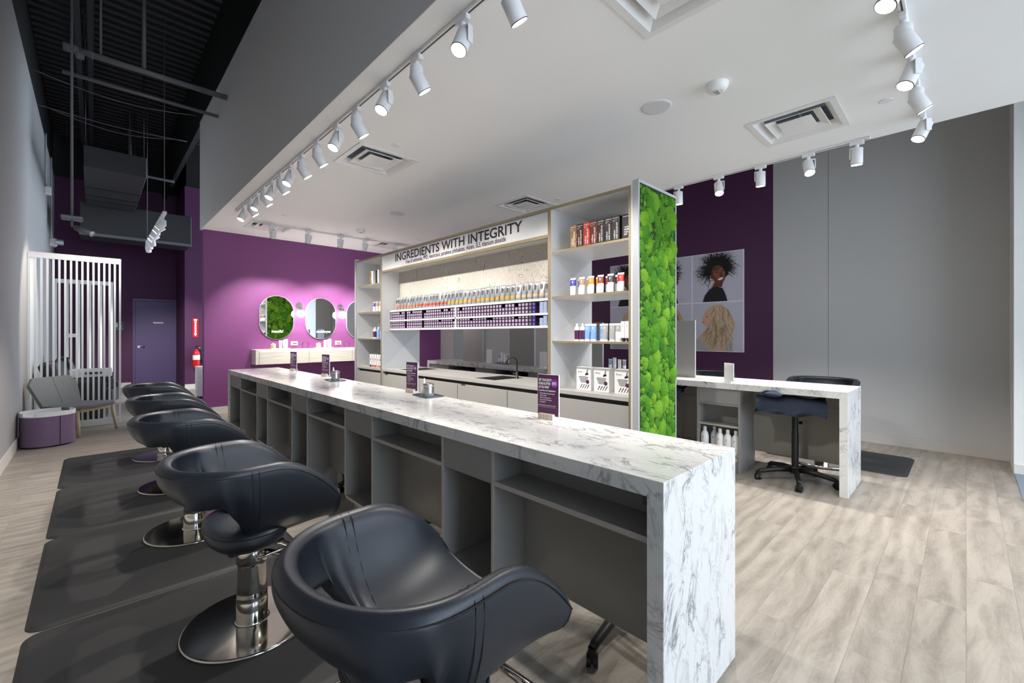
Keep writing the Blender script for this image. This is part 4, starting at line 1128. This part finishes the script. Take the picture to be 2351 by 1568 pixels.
for i in range(6):
    b = MB(); b.box(0, -.03, .0, .05, .03, .19, 'paper', c=.001); b.box(-.001, -.029, .0, 0, .029, .03, ['c_black', 'b_red', 'b_red', 'b_yellow', 'b_orange', 'b_yellow'][i]); b.box(-.0012, -.01, .1, 0, .01, .13, 'label_line')
    tag(b.build('slim_carton', loc=(3.10, 6.385 - i * .078, .9145)), 'slim white carton with %s foot, %s from left in the far tower' % (['black', 'red', 'red', 'yellow', 'orange', 'yellow'][i], nth(i + 1)), 'box', 'slim cartons at the foot of the far tower')

# ------------------------------------------------------------------ counter-top objects
def promo(x, y, rz, label, z=.914):
    t = thing('promo_sign', label, 'sign', (x, y, z), rz, 'purple membership signs on the counter')
    b = MB(); b.box(-.028, -.052, 0, .028, .052, .034, 'block_wood', c=.001); b.box(-.028, -.0525, 0, .028, -.052, .034, 'paper'); b.build('wood_block', t)
    b = MB(); b.box(-.004, -.08, .02, .004, .072, .262, 'white_gloss'); b.box(-.005, -.078, .022, -.004, .07, .26, 'sign_purple'); b.build('panel', t)
    b = MB(); o_ = -.0055; rt, up = (0, -1, 0), (0, 0, 1)
    for i, s_ in enumerate(('GET YOUR ROOTS', 'DONE AS OFTEN', 'AS YOU WANT')): b.text(s_, (o_, .062, .222 - i * .021), rt, up, .021, 'paper', sx=.52, bold=.035)
    b.text('UNLIMITED ROOTS MEMBERSHIP', (o_, .062, .163), rt, up, .0105, 'paper', sx=.78, bold=.03)
    for i, s_ in enumerate(('10% off additional Color Bar services', '10% off products', 'Welcome and birthday gifts', 'Use at any Color Bar location', 'Cancel anytime')): b.text(s_, (o_, .055, .147 - i * .0125), rt, up, .0095, 'paper', sx=.75, bold=.02)
    b.text("Can't make it? Have you take a friend as our guest", (o_, .066, .078), rt, up, .0085, 'paper', sx=.72, bold=.02)
    b.text('Cost per month. Taxes and gratuity are not included in the price. Ask for details', (o_, .066, .069), rt, up, .005, 'paper', sx=.75)
    b.build('lettering', t)
    b = MB(); b.cyl((-.0062, -.05, .213), .025, .001, 'badge', 32, 'x'); b.text('$65', (-.0068, -.05, .206), rt, up, .022, 'paper', 'CENTER', sx=.9, bold=.03); b.text('per month', (-.0068, -.05, .198), rt, up, .007, 'paper', 'CENTER'); b.build('price_badge', t)
promo(1.925, 1.70, .10, 'nearest purple sign with the $65 badge on the left counter')
promo(1.96, 3.27, .12, 'purple sign beside the near silver jar on the left counter')
promo(1.98, 5.23, .20, 'purple sign right of the far tray on the left counter', )
promo(1.97, 6.34, .22, 'farthest purple sign on the left counter')
def tray_set(x, y, tl, jl, bl, rz=0):
    t = thing('tray', tl, 'tray', (x, y, .914), rz, 'grey trays on the counter')
    b = MB(); b.box(-.075, -.115, 0, .075, .115, .006, 'tray_grey', c=.002)
    for q in ((-.078, -.118, -.072, .118), (.072, -.118, .078, .118), (-.078, -.118, .078, -.112), (-.078, .112, .078, .118)): b.box(q[0], q[1], 0, q[2], q[3], .012, 'tray_grey')
    b.build('tray_body', t)
    R = Matrix.Rotation(rz, 3, 'Z')
    p = R @ Vector((0, -.01, 0))
    t = thing('glass_jar', jl, 'jar', (x + p.x, y + p.y, .9205), 0, 'silver jars on the trays')
    b = MB(); b.lathe([(.040, 0), (.043, .004), (.043, .085)], 'glassy', 28); b.build('jar_body', t)
    b = MB(); b.lathe([(.0435, .022), (.0435, .075)], 'steel', 28, cap=False); b.build('metal_sleeve', t)
    b = MB(); b.lathe([(.045, .085), (.045, .094), (.03, .1), (0, .101)], 'chrome', 28); b.build('lid', t)
    p = R @ Vector((.0, .065, 0))
    t = thing('spray_bottle', bl, 'bottle', (x + p.x, y + p.y, .9205), 0, 'white applicator bottles on the trays')
    b = MB(); b.lathe([(.022, 0), (.023, .004), (.020, .06), (.012, .075)], 'white_gloss', 20); b.build('body', t)
    b = MB(); b.lathe([(.012, .075), (.007, .12), (.003, .135)], 'white_gloss', 16); b.build('nozzle', t)
tray_set(1.945, 3.0, 'grey tray holding the near silver jar on the left counter', 'near round silver jar on the counter tray', 'white applicator bottle behind the near jar', -.1)
tray_set(1.88, 4.70, 'grey tray holding the far silver jar on the left counter', 'far round silver jar on the counter tray', 'white applicator bottle behind the far jar', -.1)
# right counter
for i, (x, y, l, h) in enumerate(((4.72, 1.69, 'blank white card holder on the near part of the right counter', .16), (4.95, 5.72, 'blank white card holder right of the farthest mirror panel', .2), (4.80, 4.33, 'blank white card holder partly hidden by the display post', .2))):
    t = thing('card_holder', l, 'card holder', (x, y, .914), -.55 if i == 0 else 0)
    b = MB(); b.box(-.02, -.05, 0, .02, .05, .02, 'white_gloss', c=.001); b.build('foot', t)
    b = MB(); b.box(-.003, -.07, .012, .003, .07, .012 + h + .03, 'white_gloss', c=.001); b.build('card', t)
for i, y in enumerate((2.16, 3.42, 4.69, 5.95)):
    t = thing('counter_mirror', 'grey-backed free-standing mirror panel on the right counter, %s from the near end' % nth(i + 1), 'mirror', (4.99, y, .914), 0, 'mirror panels on the right counter')
    b = MB(); b.box(0, 0, 0, .022, .56, .66, 'cab_grey', c=.001); b.box(-.001, -.002, 0, .024, 0, .66, 'silver'); b.build('backing', t)
    b = MB(); b.box(.0225, .006, .004, .025, .554, .656, 'mirror'); b.build('mirror_glass', t)
for (x, y, nm_) in ((5.02, 5.42, 'seen behind the faucet'), (4.95, 3.15, 'seen behind the kit boxes')):
    t = thing('tray', 'dark tray of tubes on the right counter, %s' % nm_, 'tray', (x, y, .914), 0)
    b = MB(); b.box(-.07, -.17, 0, .07, .17, .012, 'tray_grey', c=.002); b.build('tray_body', t)
    for k, (dy, c_) in enumerate(((.12, 'tube_blue'), (.055, 'white_gloss'), (-.02, 'white_gloss'), (-.09, 'tube_grey'))):
        tag(tube_mesh(.055, .16 if k != 1 else .18, c_, 'white_gloss').build('hair_care_tube', loc=(x, y + dy, .9265)), '%s tube, %s from the left on the tray %s' % ({'tube_blue': 'blue', 'white_gloss': 'white', 'tube_grey': 'grey'}[c_], nth(k + 1), nm_), 'tube', 'tubes on the right counter')
for i in range(5):
    bottle('developer_bottle', .040, .315, 'white_gloss', 'white_gloss', (4.665 + .085 + (.0 if i != 1 else .06), 1.948 - i * .0785, .112), 'white litre bottle marked 20, %s from the left under the right counter' % nth(i + 1), 'white litre bottles under the right counter', None, True)

# ------------------------------------------------------------------ vanity, mirrors, sconces on the purple wall
t = thing('floating_vanity', 'pale wood floating vanity shelf under the oval mirrors', 'vanity', (0, 0, 0))
b = MB(); b.box(2.14, 8.965, .855, 4.9, YP - .001, 1.13, 'vanity_wood', c=.002); b.build('body', t)
for x0, x1 in ((2.20, 3.06), (3.07, 3.93), (3.94, 4.8)):
    b = MB(); b.box(x0, 8.948, .858, x1, 8.965, 1.09, 'vanity_wood', c=.001); b.build('drawer_front', t)
for i, x in enumerate((2.578, 3.415, 4.255)):
    t = thing('wall_mirror', '%s rounded pill-shaped mirror on the bright purple wall' % ['left', 'middle', 'right, half hidden,'][i], 'mirror', (x, YP - .02, 1.74), 0, 'pill-shaped mirrors over the vanity')
    def cap(r, h):
        pts = [(r * math.cos(a), h - r + r * math.sin(a)) for a in [PI * k / 24 for k in range(25)]] + [(r * math.cos(a), -h + r + r * math.sin(a)) for a in [PI + PI * k / 24 for k in range(25)]]
        return pts
    b = MB(); b.prism(cap(.305, .425), .0, .018, 'silver', 'y'); b.build('frame', t)
    b = MB(); b.prism(cap(.299, .419), -.003, .0, 'mirror', 'y'); b.build('mirror_glass', t)
    if i < 2:
        b = MB(); b.text(['beautiful', 'madeforyou'][i], (-.1, -.0035, -.29), (1, 0, 0), (.25, 0, 1), .07, 'white_gloss', sx=.85, bold=.02); b.build('script_lettering', t)
for i, x in enumerate((2.985, 3.82)):
    t = thing('wall_sconce', 'glowing globe wall light %s' % ['between the left and middle mirrors', 'between the middle and right mirrors'][i], 'wall light', (x, YP, 1.99), 0, 'globe sconces')
    b = MB(); b.cyl((0, -.02, 0), .06, .02, 'steel', 32, 'y'); b.build('wall_plate', t)
    b = MB(); b.tube([(0, -.02, 0), (0, -.10, 0), (0, -.12, -.02)], .012, 'steel', 10); b.lathe([(.032, -.10), (.022, -.02)], 'steel', 20, T=Matrix.Translation((0, -.12, 0))); b.build('arm', t)
    b = MB(); b.blob((0, -.12, -.165), (.078, .078, .078), 'globe', 28, 16); b.build('globe', t)
    ld = bpy.data.lights.new('bulb', 'POINT'); ld.energy = SCONCE_W; ld.shadow_soft_size = .08; lo = bpy.data.objects.new('bulb', ld); C.objects.link(lo); lo.parent = t; lo.location = (0, -.24, -.165)
for i, x in enumerate((2.90, 3.775)):
    t = thing('wall_outlet', 'white outlet plate %s' % ['under the left globe light', 'under the right globe light'][i], 'outlet', (x, YP, 1.235))
    b = MB(); b.box(-.065, -.006, -.04, .065, 0, .04, 'white_gloss', c=.002); b.build('plate', t)
    b = MB(); b.box(-.03, -.03, -.02, .04, -.006, .015, 'amber', c=.004); b.build('plug', t)
for i, x in enumerate((2.58, 3.42, 4.26)):
    if True:
        b = MB(); b.box(-.17, -.07, 0, .17, .07, .018, 'birch', c=.003)
        tag(b.build('wooden_tray', loc=(x, 9.12, 1.1305)), 'birch tray under the %s mirror' % ['left', 'middle', 'right'][i], 'tray', 'birch trays on the vanity')
        t = thing('glass_jar', 'small lidded jar at the left of the birch tray under the %s mirror' % ['left', 'middle', 'right'][i], 'jar', (x - .11, 9.12, 1.149), 0, 'jars on the vanity')
        b = MB(); b.lathe([(.042, 0), (.045, .005), (.045, .07)], 'glassy', 24); b.lathe([(.0455, .01), (.0455, .05)], 'b_beige', 24, cap=False); b.build('jar_body', t)
        b = MB(); b.lathe([(.047, .07), (.047, .08), (.01, .084), (.008, .1), (0, .102)], 'white_gloss', 24); b.build('lid', t)
    if i < 2:
        for k, dx in enumerate((.02, .09, .13)):
            wt = tag(tube_mesh(.06, .15 + .01 * k, 'white_gloss', 'white_gloss').build('white_tube', loc=(x + dx, 9.12 + (.03 if k == 2 else 0), 1.149)), 'white tube, %s on the birch tray under the %s mirror' % (['left', 'middle', 'right'][k], ['left', 'middle'][i]), 'tube', 'white tubes on the vanity'); wt.rotation_euler.z = PI / 2
        b = MB(); b.tube([(.06 * math.cos(a), 0, .07 + .062 * math.sin(a)) for a in [-1.2 + k * .28 for k in range(20)]], .006, 'sign_purple', 8)
        tag(b.build('headband', loc=(3.04 + i * .83, 9.08, 1.135)), 'thin dark headband standing on the vanity %s' % ['between the left and middle trays', 'between the middle and right trays'][i], 'headband', 'headbands on the vanity')

# ------------------------------------------------------------------ posters on the accent wall
PX = XR - .0045
t = thing('photo_poster', 'large framed six-photo poster of women\'s hair on the purple accent wall', 'poster', (PX, 2.407, 1.13))
PW, PH = 2.437, 1.617
b = MB(); b.box(-.025, 0, 0, 0, PW, PH, 'poster_line'); b.build('board', t)
# local picture coordinates: y leftwards in the photo = +Y ; panel cells
cw = PW / 3; chh = PH / 2
class Pic:
    def __init__(s, y0, z0): s.y0 = y0; s.z0 = z0; s.b = MB(); s.l = 0
    def poly(s, pts, m):
        # pts in 0..1 : u to the right in the photo (i.e. -Y), v up
        s.l += 1; x = -.0252 - s.l * .00003
        vs = [(x, s.y0 + (1 - min(1, max(0, u))) * (cw - .02) + .01, s.z0 + min(1, max(0, v)) * (chh - .02) + .01) for u, v in pts]
        s.b.add(vs, [list(range(len(vs)))], m)
    def ell(s, u, v, ru, rv, m, rot=0, n=28, wob=0):
        s.poly([(u + ru * math.cos(a) * math.cos(rot) * (1 + wob * math.sin(5 * a)) - rv * math.sin(a) * math.sin(rot), v + ru * math.cos(a) * math.sin(rot) + rv * math.sin(a) * math.cos(rot) * (1 + wob * math.sin(7 * a))) for a in [2 * PI * k / n for k in range(n)]], m)
    def strand(s, u, v, ang, ln, w, m, curl=.0, wave=0.0, fr=2.0):
        L_ = []; Rr = []; n = 9; uu, vv = u, v
        for k in range(n):
            q = k / (n - 1); a = ang + curl * q + wave * math.sin(q * fr * 2 * PI)
            if k: uu += ln / (n - 1) * math.cos(a); vv += ln / (n - 1) * math.sin(a)
            ww = w * (1 - q ** 2 * .9)
            L_.append((uu - ww * math.sin(a), vv + ww * math.cos(a))); Rr.append((uu + ww * math.sin(a), vv - ww * math.cos(a)))
        for k in range(n - 1): s.poly([L_[k], L_[k + 1], Rr[k + 1], Rr[k]], m); s.l -= 1
        s.l += 1
    def done(s, name, par): return s.b.build(name, par)
rnd = random.Random(3)
def curly(par, y0, z0, prof=False):
    p = Pic(y0, z0); p.poly([(0, 0), (1, 0), (1, 1), (0, 1)], 'poster_bg')
    cx = .52 if not prof else .42
    p.ell(cx, .68, .24, .24, 'hair_black', wob=.05)
    for k in range(300):
        a = rnd.uniform(-.45, PI + .75); r0 = rnd.uniform(.10, .24)
        left = math.cos(a) < .1
        p.strand(cx + r0 * math.cos(a), .68 + r0 * math.sin(a) * .9, a + rnd.uniform(-.6, .6), rnd.uniform(.08, .40 if left else .28), rnd.uniform(.003, .009), 'hair_black', rnd.uniform(-.5, 1.0 if left else .4), rnd.uniform(.4, 1.2), rnd.uniform(1, 2.2))
    p.poly([(.22, 0), (.26, .13), (.36, .26), (.50, .32), (.62, .26), (.68, .12), (.71, 0)], 'cloth_black')
    p.poly([(.40, .28), (.52, .31), (.60, .29), (.63, .40), (.55, .46), (.47, .42)], 'skin_dark')
    if not prof:
        p.ell(.535, .56, .135, .19, 'skin_dark', .25); p.ell(.55, .58, .105, .15, 'skin_dark2', .25)
        p.ell(.50, .68, .10, .035, 'skin_dark', .2); p.ell(.585, .55, .028, .06, 'skin_dark', .2); p.ell(.595, .525, .033, .018, 'skin_dark', 0)
        p.ell(.505, .605, .035, .012, 'hair_black', .25); p.ell(.62, .63, .03, .012, 'hair_black', .3)
        p.strand(.46, .645, .35, .08, .006, 'hair_black'); p.strand(.60, .675, .3, .06, .006, 'hair_black')
        p.ell(.575, .455, .062, .034, 'lips', .3); p.ell(.577, .46, .052, .02, 'teeth', .3)
        p.ell(.38, .52, .018, .03, 'skin_dark2', 0)
    else:
        p.poly([(.45, .30), (.60, .34), (.68, .40), (.72, .46), (.70, .50), (.73, .53), (.71, .58), (.70, .66), (.62, .72), (.45, .6)], 'skin_dark')
        p.ell(.66, .60, .018, .008, 'hair_black')
    return p.done('photo', par)
def blonde(par, y0, z0, front=False):
    p = Pic(y0, z0); p.poly([(0, 0), (1, 0), (1, 1), (0, 1)], 'poster_bg')
    p.poly([(.05, 0), (.06, .2), (.15, .32), (.4, .3), (.75, .22), (.82, 0)], 'cloth_grey')
    if not front:
        p.poly([(.28, .86), (.24, .76), (.20, .68), (.215, .64), (.20, .60), (.22, .56), (.26, .52), (.40, .5), (.5, .7), (.4, .86)], 'skin_pale')
        p.ell(.30, .71, .02, .008, 'hair_black'); p.strand(.27, .75, .4, .06, .006, 'hair_blonde3'); p.ell(.225, .605, .022, .009, 'lips', .4)
        p.poly([(.30, .88), (.42, .95), (.58, .96), (.72, .86), (.80, .7), (.86, .55), (.84, .45), (.78, .33), (.70, .1), (.66, 0), (.34, 0), (.28, .12), (.12, .28), (.25, .42), (.33, .52), (.38, .66), (.36, .76)], 'hair_blonde')
        cs = ['hair_blonde2', 'hair_blonde3', 'hair_blonde2', 'hair_blonde', 'hair_blonde4']
        for k in range(230):
            if k % 2: u0, v0 = rnd.uniform(.42, .74), rnd.uniform(.5, .92)
            else: u0, v0 = rnd.uniform(.36, .74), rnd.uniform(.28, .55)
            v0 -= .35 * max(0, u0 - .62)
            p.strand(u0, v0, -PI / 2 + (u0 - .56) * 1.7 + rnd.uniform(-.12, .12), rnd.uniform(.15, .38), rnd.uniform(.003, .008), rnd.choice(cs), rnd.uniform(-.5, .1), rnd.uniform(.15, .45), rnd.uniform(.8, 1.6))
        for k in range(16): p.strand(.34 + .01 * (k % 5), .50 - .012 * k, -2.5 + .03 * k, rnd.uniform(.15, .28), .004, rnd.choice(cs), .4, .2, 1)
    else:
        p.poly([(.3, .2), (.25, .5), (.35, .8), (.55, .92), (.75, .8), (.85, .5), (.8, .15)], 'hair_blonde')
        p.ell(.58, .56, .14, .2, 'skin_pale'); p.ell(.52, .6, .025, .01, 'hair_black'); p.ell(.64, .6, .025, .01, 'hair_black'); p.ell(.58, .45, .045, .014, 'lips'); p.ell(.585, .54, .016, .03, 'hair_blonde2')
        for k in range(40): p.strand(rnd.choice([rnd.uniform(.3, .42), rnd.uniform(.74, .84)]), rnd.uniform(.5, .8), -PI / 2 + rnd.uniform(-.3, .3), rnd.uniform(.15, .35), .008, rnd.choice(['hair_blonde2', 'hair_blonde3']), rnd.uniform(-.5, .5))
    return p.done('photo', par)
curly(t, 0, chh); curly(t, cw, chh, True); curly(t, 2 * cw, chh)
blonde(t, 0, 0); blonde(t, cw, 0); blonde(t, 2 * cw, 0, True)

# ------------------------------------------------------------------ waiting corner at the left
def slat_screen(x0, x1, y, h, n, label, slat=.024, depth=.034, mid=None, extra=False, bot=.10):
    t = thing('slat_screen', label, 'screen', (x0, y, 0), 0, 'white slatted screens')
    w = x1 - x0
    b = MB(); b.box(0, 0, h - .085, w, depth, h, 'white', c=.002); b.build('top_rail', t)
    b = MB(); b.box(0, 0, 0, w, depth, bot, 'white', c=.002); b.build('bottom_rail', t)
    for i in range(n + 1):
        x = i * (w - slat) / n
        b = MB(); b.box(x, .004, bot, x + slat, depth - .004, h - .085, 'white'); b.build('slat', t)
    if mid is not None:
        b = MB(); b.box(mid[0], 0, mid[2], mid[1], depth, mid[2] + .08, 'white'); b.build('cross_piece', t)
    return t
slat_screen(-.675, .325, 9.33, 2.61, 16, 'near white slatted screen behind the grey lounge chair')
slat_screen(-.60, .33, 13.4, 2.60, 5, 'far white slatted screen seen through the near one', .05, .10, (.20, .36, 1.35), bot=.06)
# near end stile darker edge
t = thing('lounge_chair', 'low grey felt lounge chair with pale wood legs in front of the slatted screen', 'chair', (-.15, 8.82, 0), -.75)
def leg(p0, p1, name='leg'):
    b = MB(); b.tube([p0, p1], [.022, .017], 'pale_wood', 14); b.build(name, t)
for sy in (-1, 1):
    leg((.24, sy * .26, .36), (.29, sy * .29, 0)); leg((-.22, sy * .24, .34), (-.30, sy * .27, 0))
b = MB(); b.box(-.24, -.25, .33, .26, -.225, .385, 'pale_wood'); b.box(-.24, .225, .33, .26, .25, .385, 'pale_wood'); b.box(.235, -.25, .33, .26, .25, .385, 'pale_wood'); b.box(-.24, -.25, .33, -.215, .25, .385, 'pale_wood'); b.build('seat_frame', t)
seat = [(-.26, -.27), (.18, -.35), (.34, -.2), (.34, .2), (.18, .35), (-.26, .27)]
b = MB(); b.prism(seat, .385, .425, 'felt_grey'); o = bevel(b.build('seat', t), .012, 3)
T = Matrix.Translation((-.24, 0, .40)) @ Matrix.Rotation(math.radians(-22), 4, 'Y')
back = [(-.27, 0), (.27, 0), (.33, .33), (.25, .43), (-.25, .43), (-.33, .33)]
b = MB(); b.prism(back, -.012, .028, 'felt_grey', 'x', T=T); b.prism([(-.002, .0), (.002, .0), (.002, .42), (-.002, .42)], .0275, .029, 'stitch', 'x', T=T); o = b.build('backrest', t); bevel(o, .008, 2)
b = MB(); b.prism(back, -.02, -.012, 'pale_wood', 'x', T=T); b.build('back_shell', t)
# ottoman
t = thing('ottoman', 'purple felt ottoman table with a white tray top beside the left wall', 'ottoman', (-.415, 8.16, 0), .25)
def oval(rx, ry, n=48, cx=0, cy=0, pw=.85): return [(cx + rx * abs(math.cos(a)) ** pw * (1 if math.cos(a) >= 0 else -1), cy + ry * abs(math.sin(a)) ** pw * (1 if math.sin(a) >= 0 else -1)) for a in [2 * PI * k / n for k in range(n)]]
b = MB(); b.prism(oval(.245, .24), .02, .385, 'felt_purple'); b.prism(oval(.22, .215), 0, .02, 'black_plastic')
b.prism([(.06, -.2415), (.064, -.2415), (.064, -.22), (.06, -.22)], .02, .385, 'stitch'); b.build('body', t)
b = MB(); b.prism(oval(.25, .245), .385, .397, 'white_gloss')
o1 = oval(.25, .245); o2 = oval(.238, .233)
for k in range(48):
    if k in (3, 4, 5, 6, 27, 28, 29, 30): continue
    j = (k + 1) % 48
    b.add([(*o1[k], .397), (*o1[j], .397), (*o1[j], .437), (*o1[k], .437), (*o2[k], .397), (*o2[j], .397), (*o2[j], .437), (*o2[k], .437)], [(0, 1, 2, 3), (5, 4, 7, 6), (3, 2, 6, 7), (0, 3, 7, 4), (1, 5, 6, 2)], 'white_gloss')
b.build('tray_top', t)
# shampoo recliners behind the screen
for i, (x, y) in enumerate(((-.12, 10.3), (-.05, 12.2))):
    t = thing('shampoo_recliner', 'black padded shampoo chair %s' % ['by the left wall behind the near screen', 'beyond the white box behind the near screen'][i], 'chair', (x, y, 0), -.2 + i * .3, 'black shampoo chairs')
    b = MB(); b.box(-.2, -.3, .25, .42, .3, .48, 'leather_dark', c=.03); subsurf(b.build('seat', t), 0)
    T = Matrix.Translation((-.2, 0, .45)) @ Matrix.Rotation(math.radians(-18), 4, 'Y'); b = MB(); b.box(-.12, -.3, -.1, .08, .3, .55, 'leather_dark', T=T, c=.05); b.build('backrest', t)
    for sy in (-1, 1):
        b = MB(); b.box(-.25, sy * .3 - .05, .2, .35, sy * .3 + .05, .66, 'leather_dark', c=.04); b.build('armrest', t)
    b = MB(); b.box(-.2, -.25, 0, .3, .25, .25, 'black_plastic', c=.02); b.build('base', t)
t = thing('white_drawer_box', 'white box with dark slot handle between the black shampoo chairs', 'cabinet', (-.30, 11.0, 0))
b = MB(); b.box(0, 0, .64, .56, .3, .78, 'white', c=.004); b.box(.05, .1, 0, .09, .2, .64, 'silver'); b.box(.47, .1, 0, .51, .2, .64, 'silver'); b.build('body', t)
b = MB(); b.box(.2, -.012, .69, .42, 0, .73, 'gap_dark'); b.build('slot_handle', t)
b = MB(); b.prism([(-.05, 0), (.05, 0), (.03, .38), (-.03, .38)], -.01, .01, 'yellow', 'y', T=Matrix.Translation((.06, 10.2, 0))); b.prism([(-.05, 0), (.05, 0), (.03, .38), (-.03, .38)], .06, .08, 'yellow', 'y', T=Matrix.Translation((.06, 10.2, 0)))
tag(b.build('floor_sign'), 'small yellow folding sign on the floor behind the screen', 'sign')

# ------------------------------------------------------------------ upper left services
def pipe(name, pts, r, m, label, cat='pipe', n=12):
    b = MB(); b.tube(pts, r, m, n); return tag(b.build(name), label, cat)
t = thing('sprinkler_pipe', 'thick grey pipe crossing high in front of the dark ceiling, upper of two', 'pipe', (0, 0, 0))
b = MB(); b.tube([(-.247, 7.22, 4.745), (1.36, 7.22, 4.745)], .036, 'pipe_grey', 16); b.build('pipe_run', t)
b = MB(); b.tube([(-.25, 7.22, 4.745), (-.12, 7.22, 4.745)], .05, 'pipe_grey', 16); b.tube([(-.11, 7.22, 4.745), (-.11, 7.22, 4.66)], .04, 'pipe_grey', 14); b.tube([(-.015, 7.22, 4.745), (.01, 7.22, 4.745)], .045, 'pipe_grey', 14); b.build('coupling', t)
for x in (.07, .47):
    b = MB(); b.tube([(x, 7.22, 4.74), (x, 7.22, ZD)], .012 if x < .3 else .022, 'pipe_grey', 8); b.build('hanger_rod', t)
pipe('conduit_pipe', [(-.277, 7.80, 4.69), (1.36, 7.80, 4.69)], .024, 'pipe_grey', 'thin grey pipe crossing below the thick one')
pipe('black_pipe', [(.60, 12.9, ZD), (.60, 12.9, 5.05), (.66, 12.9, 5.0), (1.36, 12.9, 5.0), (1.38, 12.9, 5.0)], .03, 'pipe_grey', 'dark pipe running behind the duct towards the soffit')
t = thing('roof_beam', 'dark double steel beam running along under the black roof', 'beam', (0, 0, 0))
b = MB(); b.box(-.20, YF, ZD - .40, -.13, YB, ZD - .34, 'black_duct'); b.box(-.06, YF, ZD - .40, .01, YB, ZD - .34, 'black_duct'); b.build('bottom_chord', t)
b = MB()
y = YF + .2
while y < YB - .8:
    b.tube([(-.095, y, ZD - .36), (-.095, y + .35, ZD), (-.095, y + .7, ZD - .36)], .012, 'black_duct', 5); y += .7
b.build('web', t)
for i, (z, sag, y) in enumerate(((5.35, .25, 9.6), (5.2, .1, 10.6), (5.5, .35, 11.4))):
    pts = [(XL + .02 + k * (2.0) / 12, y, z - sag * math.sin(PI * k / 12) * .5) for k in range(13)]
    pipe('ceiling_cable', pts, .007, 'pipe_grey', 'thin dark cable sagging across the roof void, %s from the front' % nth(i + 1), 'cable', 6)
t = thing('air_duct', 'grey-black rectangular air duct end hanging over the waiting area', 'duct', (-.108, 10.0, 4.17))
b = MB(); b.box(0, 0, 0, .794, 3.0, .35, 'black_duct', c=.008); b.build('duct_body', t)
for y in (1.35, 2.0, 2.4):
    b = MB(); b.box(-.012, y, -.012, .806, y + .05, .362, 'black_plastic'); b.build('seam_band', t)
for x, y in ((.02, .3), (.774, .3), (.02, 2.7), (.774, 2.7)):
    b = MB(); b.tube([(x, y, .35), (x, y, ZD - 4.17)], .006, 'black_duct', 6); b.build('hanger_rod', t)
t = thing('plenum_box', 'large dark plenum box against the purple back wall', 'duct', (-.20, 13.05, 3.55))
b = MB(); b.box(0, 0, 0, 1.93, .8, .72, 'black_duct', c=.01); b.build('box_body', t)
b = MB(); b.box(-.01, -.012, -.01, 1.94, .02, .05, 'pipe_grey'); b.build('lower_flange', t)
t = thing('hanging_camera', 'small security camera hanging on a long grey rod from the roof', 'camera', (-.17, 7.0, 0))
b = MB(); b.tube([(0, 0, 2.75), (0, 0, ZD)], .013, 'pipe_grey', 10); b.build('drop_rod', t)
b = MB(); b.box(-.09, -.05, 2.70, .09, .05, 2.75, 'pipe_grey', c=.01); b.build('junction_box', t)
b = MB(); b.tube([(0, 0, 2.70), (0, 0, 2.64), (.05, -.03, 2.62)], .014, 'pipe_grey', 8); b.tube([(.03, -.02, 2.62), (.16, -.09, 2.56)], .032, 'pipe_grey', 16); b.build('camera_body', t)
b = MB(); b.tube([(.16, -.09, 2.56), (.168, -.095, 2.556)], .033, 'glassy', 16); b.build('lens', t)
for i, (y, z0, l) in enumerate(((12.4, 4.30, 'white conduit with a square box high on the left wall'), (14.0, 3.50, 'longer white conduit down the left wall to the emergency light'))):
    t = thing('wall_conduit', l, 'conduit', (XL, y, 0))
    b = MB(); b.tube([(.02, 0, ZT + .1), (.02, 0, z0 + .12), (.03, .06, z0)], .014, 'pale_grey', 8) if False else b.tube([(.02, 0, ZT + .1), (.02, 0, z0 + .12), (.03, .06, z0)], .014, 'silver', 8); b.build('tube', t)
    b = MB(); b.box(0, 0, z0 - .14, .09, .14, z0, 'white', c=.006); b.build('junction_box', t)
t = thing('emergency_light', 'white emergency light head on the left wall above the slatted screen', 'light', (XL, 13.72, 3.34))
b = MB(); b.box(0, 0, 0, .12, .12, .16, 'white', c=.01); b.build('housing', t)
b = MB(); b.cyl((.1, -.02, .08), .06, .12, 'glassy', 16, 'x'); b.build('lamp', t)
